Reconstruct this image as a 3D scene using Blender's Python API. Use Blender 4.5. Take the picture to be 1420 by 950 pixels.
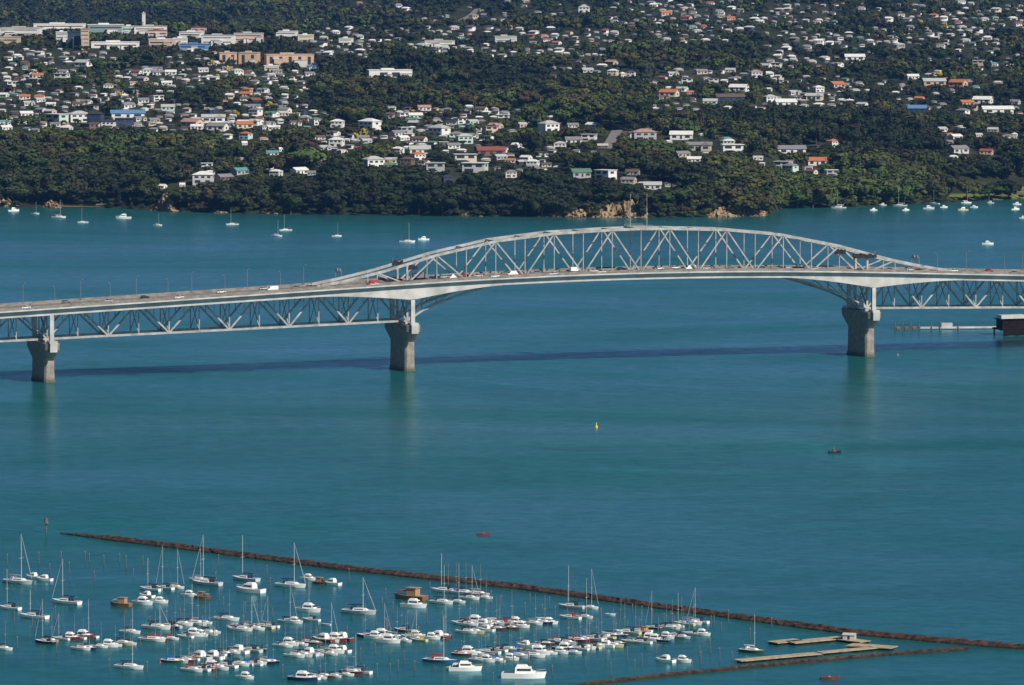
import bpy, math, random
import numpy as np
from mathutils import Vector, Matrix
R = math.radians
random.seed(11)
rng = np.random.default_rng(7)
for o in list(bpy.data.objects):
    bpy.data.objects.remove(o)
SC = bpy.context.scene
COL = SC.collection

# ------------------------------------------------------------------ camera, sky, sun, exposure
W0, H0, F = 1420.0, 950.0, 7400.0          # photograph size and focal length in its pixels
CAMZ = 215.0
PITCH = math.atan((475 + 97) / F)
cam_d = bpy.data.cameras.new('camera'); cam_d.sensor_width = 36.0; cam_d.lens = 36.0 * F / W0
cam_d.clip_start = 5.0; cam_d.clip_end = 60000.0
cam = bpy.data.objects.new('camera', cam_d); COL.objects.link(cam)
cam.location = (0, 0, CAMZ); cam.rotation_euler = (math.pi / 2 - PITCH, 0, 0)
SC.camera = cam
SUN_EL, SUN_B = R(40), R(45)               # elevation; azimuth to the right of straight behind the camera
sdir = Vector((math.sin(SUN_B) * math.cos(SUN_EL), -math.cos(SUN_B) * math.cos(SUN_EL), math.sin(SUN_EL)))
world = bpy.data.worlds.new('World'); SC.world = world; world.use_nodes = True
wn = world.node_tree; sky = wn.nodes.new('ShaderNodeTexSky'); sky.sky_type = 'NISHITA'; sky.sun_disc = False
sky.sun_elevation = SUN_EL; sky.sun_rotation = math.atan2(sdir.x, sdir.y)
sky.altitude = 100; sky.air_density = 0.55; sky.dust_density = 0.05; sky.ozone_density = 3.0
wn.links.new(sky.outputs[0], wn.nodes['Background'].inputs[0]); wn.nodes['Background'].inputs[1].default_value = 0.05
sun_d = bpy.data.lights.new('sun', 'SUN'); sun_d.energy = 5.0; sun_d.angle = R(0.5); sun_d.color = (1.0, 0.93, 0.82)
sun = bpy.data.objects.new('sun', sun_d); COL.objects.link(sun)
sun.rotation_euler = (-sdir).to_track_quat('-Z', 'Y').to_euler()
vs = SC.view_settings; vs.view_transform = 'Standard'; vs.look = 'None'; vs.exposure = 0.22; vs.gamma = 1.0; vs.use_curve_mapping = False
SC.cycles.use_denoising = True
SC.cycles.max_bounces = 4; SC.cycles.diffuse_bounces = 2; SC.cycles.glossy_bounces = 2; SC.cycles.volume_bounces = 0
SC.cycles.sample_clamp_indirect = 3.0

cP, sP = math.cos(PITCH), math.sin(PITCH)
def ray(px, py):
    u = (px - 710) / F; v = (475 - py) / F
    return np.array([u, cP + v * sP, -sP + v * cP])
def at(px, py, z=0.0):
    d = ray(px, py); t = (z - CAMZ) / d[2]
    return Vector((d[0] * t, d[1] * t, z))
def proj(x, y, z):
    dep = y * cP + (CAMZ - z) * sP
    up = y * sP - (CAMZ - z) * cP
    return 710 + F * x / dep, 475 - F * up / dep, dep

# ------------------------------------------------------------------ materials
MATS = {}
def nodes_of(name):
    m = bpy.data.materials.new(name); m.use_nodes = True
    nt = m.node_tree; b = nt.nodes['Principled BSDF']
    return m, nt, b
def noise(nt, scale, detail=3, rough=.55, vec=None):
    n = nt.nodes.new('ShaderNodeTexNoise'); n.inputs['Scale'].default_value = scale
    n.inputs['Detail'].default_value = detail; n.inputs['Roughness'].default_value = rough
    if vec: nt.links.new(vec, n.inputs['Vector'])
    return n
def coord(nt, kind='Object', scale=None):
    t = nt.nodes.new('ShaderNodeTexCoord'); out = t.outputs[kind]
    if scale:
        mp = nt.nodes.new('ShaderNodeMapping'); mp.inputs['Scale'].default_value = scale
        nt.links.new(out, mp.inputs[0]); out = mp.outputs[0]
    return out
def ramp(nt, fac, stops):
    r = nt.nodes.new('ShaderNodeValToRGB'); e = r.color_ramp.elements
    while len(e) < len(stops): e.new(0.5)
    for el, (p, c) in zip(e, stops):
        el.position = p; el.color = (*c, 1) if len(c) == 3 else c
    nt.links.new(fac, r.inputs[0]); return r.outputs[0]
def mult(nt, a, b, fac=1.0):
    mx = nt.nodes.new('ShaderNodeMix'); mx.data_type = 'RGBA'; mx.blend_type = 'MULTIPLY'; mx.inputs[0].default_value = fac
    nt.links.new(a, mx.inputs[6]); nt.links.new(b, mx.inputs[7]); return mx.outputs[2]
def mat(name, c, rough=.6, var=.25, scale=.6, metal=0.0, spec=.4):
    if name in MATS: return MATS[name]
    m, nt, b = nodes_of(name)
    n = noise(nt, scale, 4, .6, coord(nt))
    lo = tuple(v * (1 - var) for v in c); hi = tuple(min(1, v * (1 + var)) for v in c)
    nt.links.new(ramp(nt, n.outputs[0], [(.35, lo), (.65, hi)]), b.inputs['Base Color'])
    b.inputs['Roughness'].default_value = rough; b.inputs['Metallic'].default_value = metal
    b.inputs['Specular IOR Level'].default_value = spec
    MATS[name] = m; return m
def wet_band(m, z0, z1):
    nt = m.node_tree; b = nt.nodes['Principled BSDF']; src = b.inputs['Base Color'].links[0].from_socket
    g = nt.nodes.new('ShaderNodeNewGeometry'); sp = nt.nodes.new('ShaderNodeSeparateXYZ'); nt.links.new(g.outputs['Position'], sp.inputs[0])
    mr = nt.nodes.new('ShaderNodeMapRange'); mr.inputs[1].default_value = z0; mr.inputs[2].default_value = z1; nt.links.new(sp.outputs[2], mr.inputs[0])
    c = ramp(nt, mr.outputs[0], [(0, (.42, .46, .38)), (1, (1, 1, 1))]); nt.links.new(mult(nt, src, c), b.inputs['Base Color'])
def objmat(name, rough=.6, var=.2, scale=.5, spec=.4):      # colour comes from the object's own colour
    if name in MATS: return MATS[name]
    m, nt, b = nodes_of(name)
    oi = nt.nodes.new('ShaderNodeObjectInfo'); n = noise(nt, scale, 4, .6, coord(nt))
    g = ramp(nt, n.outputs[0], [(.3, (1 - var,) * 3), (.7, (1, 1, 1))])
    nt.links.new(mult(nt, oi.outputs['Color'], g), b.inputs['Base Color'])
    b.inputs['Roughness'].default_value = rough; b.inputs['Specular IOR Level'].default_value = spec
    MATS[name] = m; return m
M_CONC = mat('concrete', (.24, .215, .18), .85, .25, .35)
M_STEEL = mat('grey_steel_paint', (.335, .328, .315), .55, .28, .25, 0, .2)
M_BOX = mat('pale_girder_paint', (.44, .43, .41), .6, .22, .12, 0, .2)
M_PARA = mat('stained_parapet_concrete', (.20, .185, .168), .85, .3, .3)
M_GLASS = mat('dark_glass', (.03, .045, .06), .15, .3, 1)
M_POLE = mat('pale_pole_metal', (.20, .21, .21), .45, .15, 1)
M_RUBBER = mat('tyre_rubber', (.02, .02, .02), .9, .2, 3)
M_ROCK = mat('brown_breakwater_rock', (.048, .025, .017), .95, .7, .5)
wet_band(M_ROCK, .25, .7); wet_band(M_CONC, .9, 2.6)
M_PILE = mat('weathered_pile_wood', (.10, .10, .10), .9, .4, 1.5)
M_PLANK = mat('tan_pontoon_boards', (.34, .275, .18), .8, .25, .8)
M_SHADEWOOD = mat('shade_toned_timber', (.013, .007, .006), .95, .5, .6, 0, .1)  # dark brown timber with the bridge's shade put into its colour
M_TRUNK = mat('bark', (.07, .05, .035), .95, .4, 1)
M_WALL = objmat('painted_house_wall', .7, .12, .35)
M_ROOF = objmat('house_roofing', .75, .3, .5)
M_GEL = objmat('boat_gelcoat', .3, .08, .3, .5)
M_CLOTH = objmat('canvas_cover', .9, .25, 1.2)
M_CAR = objmat('car_paint', .3, .05, .5, .5)

def leaf_material(name, attr):
    m, nt, b = nodes_of(name)
    if attr:
        a = nt.nodes.new('ShaderNodeAttribute'); a.attribute_name = 'tint'; col = a.outputs['Color']
    else:
        a = nt.nodes.new('ShaderNodeObjectInfo'); col = a.outputs['Color']
        t = nt.nodes.new('ShaderNodeAttribute'); t.attribute_name = 'tint'; col = mult(nt, col, t.outputs['Color'])
    nt.links.new(col, b.inputs['Base Color'])
    b.inputs['Roughness'].default_value = .8; b.inputs['Specular IOR Level'].default_value = .15
    return m
M_LEAF = leaf_material('tree_foliage', False); M_WOODS = leaf_material('woodland_foliage', True)

def asphalt():
    m, nt, b = nodes_of('bridge_asphalt')
    co = coord(nt); n = noise(nt, .25, 5, .6, coord(nt, 'Object', (.12, 1.2, 1)))
    base = ramp(nt, n.outputs[0], [(.3, (.105, .098, .09)), (.7, (.18, .166, .15))])
    sep = nt.nodes.new('ShaderNodeSeparateXYZ'); nt.links.new(co, sep.inputs[0])
    def math_(op, a, b_=None, c=None):
        k = nt.nodes.new('ShaderNodeMath'); k.operation = op
        for i, v in enumerate((a, b_, c)):
            if v is None: continue
            if isinstance(v, (int, float)): k.inputs[i].default_value = v
            else: nt.links.new(v, k.inputs[i])
        return k.outputs[0]
    lane = math_('LESS_THAN', math_('ABSOLUTE', math_('SUBTRACT', math_('PINGPONG', sep.outputs[1], 1.75), 0.0)), .09)
    dash = math_('LESS_THAN', math_('FRACT', math_('MULTIPLY', sep.outputs[0], 1 / 9)), .5)
    fac = math_('MULTIPLY', lane, dash)
    mx = nt.nodes.new('ShaderNodeMix'); mx.data_type = 'RGBA'
    nt.links.new(fac, mx.inputs[0]); nt.links.new(base, mx.inputs[6]); mx.inputs[7].default_value = (.7, .7, .68, 1)
    nt.links.new(mx.outputs[2], b.inputs['Base Color']); b.inputs['Roughness'].default_value = .85
    return m
M_ASPH = asphalt()

def water_material():
    m = bpy.data.materials.new('harbour_water'); m.use_nodes = True; nt = m.node_tree
    nt.nodes.remove(nt.nodes['Principled BSDF']); out = nt.nodes['Material Output']
    big = noise(nt, .0016, 4, .6, coord(nt, 'Object', (1, .55, 1)))
    streak = noise(nt, .011, 5, .68, coord(nt, 'Object', (.35, 1.0, 1)))
    fine = noise(nt, .06, 3, .6, coord(nt, 'Object', (.5, 1.0, 1)))
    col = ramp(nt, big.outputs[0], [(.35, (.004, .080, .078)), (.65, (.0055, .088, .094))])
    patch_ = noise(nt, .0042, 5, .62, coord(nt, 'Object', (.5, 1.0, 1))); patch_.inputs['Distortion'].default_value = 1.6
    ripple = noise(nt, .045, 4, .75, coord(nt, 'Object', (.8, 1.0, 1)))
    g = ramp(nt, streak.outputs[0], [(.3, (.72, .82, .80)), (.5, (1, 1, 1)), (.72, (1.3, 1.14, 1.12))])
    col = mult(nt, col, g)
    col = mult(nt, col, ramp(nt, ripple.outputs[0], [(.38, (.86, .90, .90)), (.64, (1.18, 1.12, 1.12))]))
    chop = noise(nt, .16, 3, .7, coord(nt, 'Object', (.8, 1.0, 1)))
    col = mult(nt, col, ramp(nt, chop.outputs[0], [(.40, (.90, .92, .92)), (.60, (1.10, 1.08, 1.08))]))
    streak.inputs['Distortion'].default_value = 1.2
    geo = nt.nodes.new('ShaderNodeTexCoord').outputs['Object']
    def mth(op, a, b_=0.0, clamp=False):
        k = nt.nodes.new('ShaderNodeMath'); k.operation = op; k.use_clamp = clamp
        for i_, v_ in enumerate((a, b_)):
            if isinstance(v_, (int, float)): k.inputs[i_].default_value = v_
            else: nt.links.new(v_, k.inputs[i_])
        return k.outputs[0]
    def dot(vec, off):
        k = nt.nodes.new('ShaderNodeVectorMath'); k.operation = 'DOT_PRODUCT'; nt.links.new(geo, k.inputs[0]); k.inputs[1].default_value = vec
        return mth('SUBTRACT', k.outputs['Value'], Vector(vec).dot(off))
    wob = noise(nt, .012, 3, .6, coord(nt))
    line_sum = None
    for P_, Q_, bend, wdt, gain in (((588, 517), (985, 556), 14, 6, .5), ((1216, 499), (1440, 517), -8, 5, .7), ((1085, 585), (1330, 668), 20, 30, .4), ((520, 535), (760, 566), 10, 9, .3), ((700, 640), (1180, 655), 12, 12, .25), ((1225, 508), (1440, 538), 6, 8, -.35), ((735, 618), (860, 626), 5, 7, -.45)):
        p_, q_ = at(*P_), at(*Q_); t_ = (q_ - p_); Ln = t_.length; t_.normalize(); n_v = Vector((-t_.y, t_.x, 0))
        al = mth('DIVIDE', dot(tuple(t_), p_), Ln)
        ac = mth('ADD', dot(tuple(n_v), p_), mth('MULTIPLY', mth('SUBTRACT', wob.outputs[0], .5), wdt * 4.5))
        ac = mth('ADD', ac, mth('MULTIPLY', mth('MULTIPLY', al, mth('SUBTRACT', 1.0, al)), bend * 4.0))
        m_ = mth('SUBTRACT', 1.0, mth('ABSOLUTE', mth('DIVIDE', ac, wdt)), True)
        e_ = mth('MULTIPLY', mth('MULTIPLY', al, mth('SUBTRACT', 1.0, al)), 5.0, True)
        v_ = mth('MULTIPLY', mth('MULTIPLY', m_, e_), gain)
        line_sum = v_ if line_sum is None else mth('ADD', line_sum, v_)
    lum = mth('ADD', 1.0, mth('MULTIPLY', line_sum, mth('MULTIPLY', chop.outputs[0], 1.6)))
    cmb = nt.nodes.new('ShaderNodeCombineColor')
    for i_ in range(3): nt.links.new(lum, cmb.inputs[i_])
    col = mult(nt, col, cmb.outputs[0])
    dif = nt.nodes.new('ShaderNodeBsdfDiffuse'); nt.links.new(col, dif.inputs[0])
    glo = nt.nodes.new('ShaderNodeBsdfGlossy'); glo.inputs['Color'].default_value = (.62, .88, 1, 1); glo.inputs['Roughness'].default_value = .21
    bp = nt.nodes.new('ShaderNodeBump'); bp.inputs['Strength'].default_value = .25; bp.inputs['Distance'].default_value = 1.0
    nt.links.new(fine.outputs[0], bp.inputs['Height']); nt.links.new(bp.outputs[0], glo.inputs['Normal'])
    fr = nt.nodes.new('ShaderNodeFresnel'); fr.inputs['IOR'].default_value = 1.33
    f = mult(nt, ramp(nt, patch_.outputs[0], [(.32, (.42,) * 3), (.70, (1.05,) * 3)]), fr.outputs[0])
    f = mult(nt, f, ramp(nt, chop.outputs[0], [(.38, (.82,) * 3), (.62, (1.15,) * 3)]))
    mx = nt.nodes.new('ShaderNodeMixShader'); nt.links.new(f, mx.inputs[0])
    nt.links.new(dif.outputs[0], mx.inputs[1]); nt.links.new(glo.outputs[0], mx.inputs[2]); nt.links.new(mx.outputs[0], out.inputs[0])
    return m

def ground_material(name, stops, scale):
    m, nt, b = nodes_of(name)
    n = noise(nt, scale, 6, .65, coord(nt)); nt.links.new(ramp(nt, n.outputs[0], stops), b.inputs['Base Color'])
    b.inputs['Roughness'].default_value = .95; b.inputs['Specular IOR Level'].default_value = .1
    return m

# ------------------------------------------------------------------ mesh helpers
class MB:
    def __init__(s): s.v = []; s.f = []
    def add(s, vs, fs):
        k = len(s.v); s.v += [tuple(v) for v in vs]; s.f += [tuple(i + k for i in f) for f in fs]; return s
    def box(s, x0, x1, y0, y1, z0, z1):
        return s.add([(x0, y0, z0), (x1, y0, z0), (x1, y1, z0), (x0, y1, z0), (x0, y0, z1), (x1, y0, z1), (x1, y1, z1), (x0, y1, z1)],
                     [(3, 2, 1, 0), (4, 5, 6, 7), (0, 1, 5, 4), (1, 2, 6, 5), (2, 3, 7, 6), (3, 0, 4, 7)])
    def beam(s, a, b, w, h):
        a, b = Vector(a), Vector(b); d = (b - a).normalized()
        side = d.cross(Vector((0, 0, 1)))
        side = Vector((1, 0, 0)) if side.length < 1e-4 else side.normalized()
        up = side.cross(d)
        q = []
        for p in (a, b):
            for i, j in ((-1, -1), (1, -1), (1, 1), (-1, 1)): q.append(p + side * (w / 2 * i) + up * (h / 2 * j))
        return s.add(q, [(3, 2, 1, 0), (4, 5, 6, 7), (0, 1, 5, 4), (1, 2, 6, 5), (2, 3, 7, 6), (3, 0, 4, 7)])
    def tube(s, a, b, r0, r1, n=8):
        a, b = Vector(a), Vector(b); d = (b - a).normalized()
        x = d.orthogonal().normalized(); y = d.cross(x)
        q = []
        for p, r in ((a, r0), (b, r1)):
            for i in range(n):
                t = 2 * math.pi * i / n; q.append(p + x * (math.cos(t) * r) + y * (math.sin(t) * r))
        return s.add(q, [(i, (i + 1) % n, n + (i + 1) % n, n + i) for i in range(n)] + [tuple(range(n))[::-1], tuple(range(n, 2 * n))])
    def loft(s, rings, closed=True, caps=True):
        n = len(rings[0]); q = [p for r in rings for p in r]; fs = []
        for k in range(len(rings) - 1):
            for i in range(n if closed else n - 1):
                j = (i + 1) % n; fs.append((k * n + i, k * n + j, (k + 1) * n + j, (k + 1) * n + i))
        if caps: fs += [tuple(range(n))[::-1], tuple(range((len(rings) - 1) * n, len(rings) * n))]
        return s.add(q, fs)
    def mesh(s, name, m):
        me = bpy.data.meshes.new(name); me.from_pydata(s.v, [], s.f); me.materials.append(m)
        me.validate(); me.update(); return me
    def build(s, name, m, parent=None): return put(name, s.mesh(name, m), parent)
def put(name, data, parent=None, loc=None, rz=0.0, color=None):
    o = bpy.data.objects.new(name, data); COL.objects.link(o)
    if parent: o.parent = parent
    if loc is not None: o.location = loc
    if rz: o.rotation_euler.z = rz
    if color: o.color = (*color, 1)
    return o
def empty(name, loc=(0, 0, 0), rz=0.0):
    o = put(name, None, None, loc, rz); o.empty_display_size = 1; return o
def tag(o, label, cat, group=None):
    o['label'] = label; o['category'] = cat
    if group: o['group'] = group
    return o
def struct(o): o['kind'] = 'structure'; return o
def big_mesh(name, V, Fq, m, tint=None):
    me = bpy.data.meshes.new(name); nv, nf = len(V), len(Fq)
    me.vertices.add(nv); me.vertices.foreach_set('co', np.ascontiguousarray(V, dtype=np.float32).ravel())
    me.loops.add(nf * 4); me.loops.foreach_set('vertex_index', np.ascontiguousarray(Fq, dtype=np.int32).ravel())
    me.polygons.add(nf); me.polygons.foreach_set('loop_start', np.arange(0, nf * 4, 4, dtype=np.int32))
    if tint is not None:
        a = me.attributes.new('tint', 'FLOAT_COLOR', 'POINT')
        a.data.foreach_set('color', np.ascontiguousarray(np.c_[tint, np.ones(nv)], dtype=np.float32).ravel())
    me.materials.append(m); me.update(calc_edges=True); return me

# labels: look + a landmark that one can find; ties are told apart by their order from the left
ORD = ['leftmost', 'second from left', 'third from left', 'fourth from left', 'fifth from left', 'sixth from left', 'seventh from left',
       'eighth from left', 'ninth from left', 'tenth from left', 'eleventh from left', 'twelfth from left']
def label_all(items, marks):                               # items: (object, look, px, py)
    rows = {}
    for o, look, px, py in items:
        best = None
        for mx, my, text in marks:
            dx, dy = px - mx, (py - my) * 1.8
            d = math.hypot(dx, dy)
            if d > 9 and (best is None or d < best[0]): best = (d, dx, dy, text)
        _, dx, dy, text = best
        rel = ('right of' if dx > 0 else 'left of') if abs(dx) > abs(dy) else ('below' if dy > 0 else 'above')
        rows.setdefault((look, rel, text), []).append((px, o))
    for (look, rel, text), v in rows.items():
        v.sort(key=lambda p: p[0])
        for i, (_, o) in enumerate(v):
            if len(v) == 1: o['label'] = f'{look} {rel} {text}'
            else:
                k = ORD[i] if i < len(ORD) else f'{i + 1}th from left'
                if i == len(v) - 1: k = 'rightmost'
                o['label'] = f'{look}, {k} {rel} {text}'

# ------------------------------------------------------------------ terrain
SX = [-3000, 0, 80, 160, 235, 300, 600, 850, 980, 1062, 1085, 1200, 1300, 1420, 1800, 4400]
SY = [270, 286, 288, 288, 293, 295, 299, 301, 301, 299, 289, 286, 281, 275, 272, 268]
SD = [at(710, y).y for y in SY]
def shore(u): return np.interp(u, SX, SD)
PX = [-60, 0, 12, 40, 120, 300, 500, 900, 1300, 1650, 1800, 2100, 2400, 2600, 3000, 3400, 4200, 5500, 8000, 10500]
PL = [-6, .4, 4, 11, 24, 36, 46, 66, 86, 99, 100, 84, 68, 62, 60, 66, 100, 150, 260, 340]
PC = [-6, .4, 5, 13, 26, 38, 46, 59, 77, 92, 96, 98, 96, 95, 119, 130, 124, 160, 260, 340]
PR = [-6, .4, 3, 8, 20, 34, 44, 58, 76, 89, 95, 103, 110, 113, 120, 126, 136, 178, 270, 350]
def usc(x, y): return 710 + F * x / (y * cP + CAMZ * sP)
def sst(a, b, x):
    t = np.clip((x - a) / (b - a), 0, 1); return t * t * (3 - 2 * t)
def ground(x, y):
    x = np.asarray(x, float); y = np.asarray(y, float)
    u = usc(x, y); d = y - shore(u)
    l, c, r = np.interp(d, PX, PL), np.interp(d, PX, PC), np.interp(d, PX, PR)
    a = sst(330, 640, u); b = sst(780, 1060, u)
    h = l * (1 - a) + (c * (1 - b) + r * b) * a
    amp = sst(30, 400, d) * (1 + sst(1500, 4000, d))
    h = h + amp * (3.0 * np.sin(x / 97 + 1.3 * np.sin(y / 160)) + 2.2 * np.sin(x / 41 + y / 73) + 2.6 * np.sin(y / 118 + x / 300))
    lawn = sst(1265, 1310, u) * (1 - sst(70, 150, d))
    h = h * (1 - lawn) + np.minimum(h, 1.2 + .035 * np.maximum(d, -30)) * lawn
    beach = (1 - sst(130, 170, u)) * sst(-60, -20, u) * (1 - sst(14, 30, d))
    h = h * (1 - beach) + np.minimum(h, .4 + .05 * d) * beach
    return h
TT = np.arange(3850.0, 9500.0, 6.0)
def land(px, py):
    d = ray(px, py); t = TT / d[1]
    x, y, z = d[0] * t, d[1] * t, CAMZ + d[2] * t
    g = ground(x, y); k = np.nonzero((z <= g) & (g > .2))[0]
    i = k[0] if len(k) else len(TT) - 1
    return Vector((x[i], y[i], float(g[i])))

us = np.concatenate([np.arange(-3000, -300, 90), np.arange(-300, 1720, 7), np.arange(1720, 4400, 90)])
ds = np.concatenate([np.arange(-60, 0, 12), np.arange(0, 200, 7), np.arange(200, 1900, 22), np.arange(1900, 5600, 60), np.arange(5600, 9001, 260)])
U, D = np.meshgrid(us, ds)
YY = shore(U) + D; XX = (U - 710) / F * (YY * cP + CAMZ * sP)
V = np.stack([XX, YY, ground(XX, YY)], -1).reshape(-1, 3)
nu, nd = len(us), len(ds)
I = (np.arange(nd - 1)[:, None] * nu + np.arange(nu - 1)[None, :]).ravel()
M_LAND = ground_material('hillside_ground', [(.3, (.016, .020, .010)), (.5, (.026, .032, .015)), (.64, (.045, .048, .025)), (.8, (.08, .075, .05))], .02)
terrain = struct(put('terrain', big_mesh('terrain', V, np.stack([I, I + 1, I + nu + 1, I + nu], 1), M_LAND)))
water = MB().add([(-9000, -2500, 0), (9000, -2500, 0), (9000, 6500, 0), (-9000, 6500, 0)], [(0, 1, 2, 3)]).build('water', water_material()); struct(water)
seabed = MB().add([(-9000, -2500, -6.5), (9000, -2500, -6.5), (9000, 6500, -6.5), (-9000, 6500, -6.5)], [(0, 1, 2, 3)]).build('ground', mat('seabed_mud', (.06, .06, .05), .95)); struct(seabed)

def patch(name, quad, m, lift, n=14):                       # a ground sheet laid over the terrain
    a, b, c, d = quad; V = []; 
    for j in range(n + 1):
        for i in range(n + 1):
            s, t = i / n, j / n
            p = (a * (1 - s) + b * s) * (1 - t) + (d * (1 - s) + c * s) * t
            V.append((p.x, p.y, float(ground(p.x, p.y)) + lift))
    fs = [(j * (n + 1) + i, j * (n + 1) + i + 1, (j + 1) * (n + 1) + i + 1, (j + 1) * (n + 1) + i) for j in range(n) for i in range(n)]
    return struct(MB().add(V, fs).build(name, m))
def sh(u, d):
    y = float(shore(u)) + d; return Vector(((u - 710) / F * (y * cP + CAMZ * sP), y, 0))
M_LAWN = ground_material('mown_lawn', [(.3, (.08, .095, .025)), (.5, (.13, .155, .04)), (.7, (.19, .19, .06))], .035)
M_SAND = ground_material('beach_sand', [(.35, (.22, .17, .11)), (.65, (.36, .28, .18))], .1)
patch('lawn', (sh(1312, 10), sh(1500, 10), sh(1500, 58), sh(1318, 62)), M_LAWN, .12)
patch('lawn', (sh(1338, 66), sh(1500, 66), sh(1500, 110), sh(1345, 96)), M_LAWN, .12)
patch('path', (sh(1350, 60), sh(1500, 60), sh(1500, 64), sh(1352, 64)), mat('pale_path_gravel', (.36, .29, .24), .9), .16)
patch('beach', (sh(-60, 1), sh(26, 1), sh(22, 14), sh(-60, 16)), M_SAND, .15)
patch('beach', (sh(58, 1), sh(150, 1), sh(90, 10), sh(62, 12)), M_SAND, .15)

# ------------------------------------------------------------------ sandstone cliffs along the shore
M_STONE = ground_material('sandstone', [(.3, (.07, .055, .03)), (.45, (.20, .14, .08)), (.6, (.34, .24, .14)), (.75, (.42, .31, .19))], .16)
def cliff(u0, u1, prof, thick, seed):
    r = random.Random(seed); n = 46; rings = []
    for i in range(n + 1):
        s = i / n; u = u0 + (u1 - u0) * s
        h = np.interp(s, [p[0] for p in prof], [p[1] for p in prof]) * r.uniform(.62, 1.0)
        bulge = r.uniform(-1.6, 1.6); ring = []
        for k in range(9):
            q = k / 8; b = sh(u, -7 + bulge * (1 - q) + thick * .55 * q ** 1.3 + r.uniform(-1.6, 1.6))
            ring.append((b.x + r.uniform(-1.3, 1.3), b.y, -1.0 + (h + 1) * q * r.uniform(.88, 1.08)))
        b = sh(u, thick); ring.append((b.x, b.y, h * .9)); ring.append((b.x, b.y, -1)); rings.append(ring)
    o = struct(MB().loft(rings).build('cliff', M_STONE)); return o
cliff(207, 247, [(0, .8), (.2, 4), (.42, 12), (.55, 16), (.7, 14), (.85, 5), (1, .9)], 14, 1)
cliff(810, 897, [(0, 4), (.1, 7), (.2, 9), (.35, 11), (.5, 13), (.7, 15), (.9, 13), (1, 6)], 26, 2)
cliff(982, 1066, [(0, 3), (.15, 8), (.4, 9), (.6, 6.5), (.8, 8), (.92, 3.5), (1, .7)], 24, 3)
cliff(640, 668, [(0, .8), (.5, 3.6), (1, .8)], 8, 4)
cliff(742, 808, [(0, .8), (.3, 3), (.55, 7), (.8, 8.5), (1, 6)], 14, 6)
cliff(-60, 24, [(0, 4), (.3, 8.5), (.7, 9), (.9, 6), (1, 1)], 10, 7)
cliff(60, 84, [(0, 1), (.3, 6), (.7, 5.5), (1, 1)], 9, 8)
cliff(372, 392, [(0, .6), (.5, 3), (1, .7)], 7, 9)
cliff(290, 316, [(0, .6), (.5, 3), (1, .7)], 8, 5)

# ------------------------------------------------------------------ bridge
nl, nr = at(569, 515), at(1207, 495)                        # where the near ends of the two main piers meet the water
ax = (nr - nl).normalized(); nn = Vector((ax.y, -ax.x, 0))  # nn points to the camera
mid = (nl + nr) / 2 - nn * 11.5; HALF = (nr - nl).length / 2
BR = empty('steel_truss_bridge', mid, math.atan2(ax.y, ax.x))
tag(BR, 'long grey steel truss road bridge with arched upper truss crossing the harbour on concrete piers', 'bridge')
BM = Matrix.Translation(mid) @ Matrix.Rotation(math.atan2(ax.y, ax.x), 4, 'Z')
def bw(s, t, z): return BM @ Vector((s, -t, z))             # t is positive towards the camera
S0, S1 = -440.0, 345.0; SIDE = 182.5
def deck(s):
    a = abs(s)
    return 46.0 - 2.5 * (a / 122) ** 2 if a < 122 else 43.5 - .0405 * (a - 122)
def chord_lo(s): return 24.5 - .0215 * max(0, abs(s) - HALF)
TOPH = [(0, 67), (15, 66.8), (46, 65.6), (76, 62.6), (107, 56.5), (122, 52.5), (137, 48.6), (153, 45.2), (168, 42.6)]
def chord_up(s): return float(np.interp(abs(s), [p[0] for p in TOPH], [p[1] for p in TOPH]))
P = HALF / 4; PS = SIDE / 6; TY = 7.0
SS = list(np.arange(S0, S1 + .1, 7.0))
def strip(y0, y1, z0, z1, name, m):                          # a box section that follows the deck's rise
    return MB().loft([[(s, y0, deck(s) + z0), (s, y1, deck(s) + z0), (s, y1, deck(s) + z1), (s, y0, deck(s) + z1)] for s in SS]).build(name, m, BR)
strip(-8.1, 8.1, -.7, 0, 'road_deck', M_ASPH)
for sg in (-1, 1):
    a, b = sorted((sg * 8.4, sg * 17.5)); strip(a, b, -.45, 0.0, 'extension_deck', M_ASPH)
    a, b = sorted((sg * 17.5, sg * 17.8)); strip(a, b, .002, .85, 'parapet', M_PARA); strip(a, b, -.7, 0.0, 'deck_edge', M_BOX)
    a, b = sorted((sg * 8.12, sg * 8.38)); strip(a, b, -.4, .75, 'inner_barrier', M_PARA)
    rings = []
    for s in np.arange(S0, S1 + .1, 3.5):
        k = max(0.0, 1 - abs(abs(s) - HALF) / 48.0); low = -3.6 - 4.6 * k ** 1.45
        a, b = 9.3 * sg, 15.6 * sg; z = deck(s)
        rings.append([(s, a, z - .46), (s, a + .35 * sg, z + low), (s, b - .1 * sg, z + low), (s, b, z - .46)][::-sg])
    MB().loft(rings).build('box_girder', M_BOX, BR)
for e in (-1, 1):                                              # sway frames between the two side span trusses
    for k in range(1, 19 if e < 0 else 13):
        s = e * (HALF + k * PS / 2)
        for q in (-1, 1): MB().beam((s + .05 * q, -q * (TY - .5), chord_lo(s) + .6), (s + .05 * q, q * (TY - .5), deck(s) - 2.3), .34, .4).build('sway_brace', M_STEEL, BR)
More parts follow.
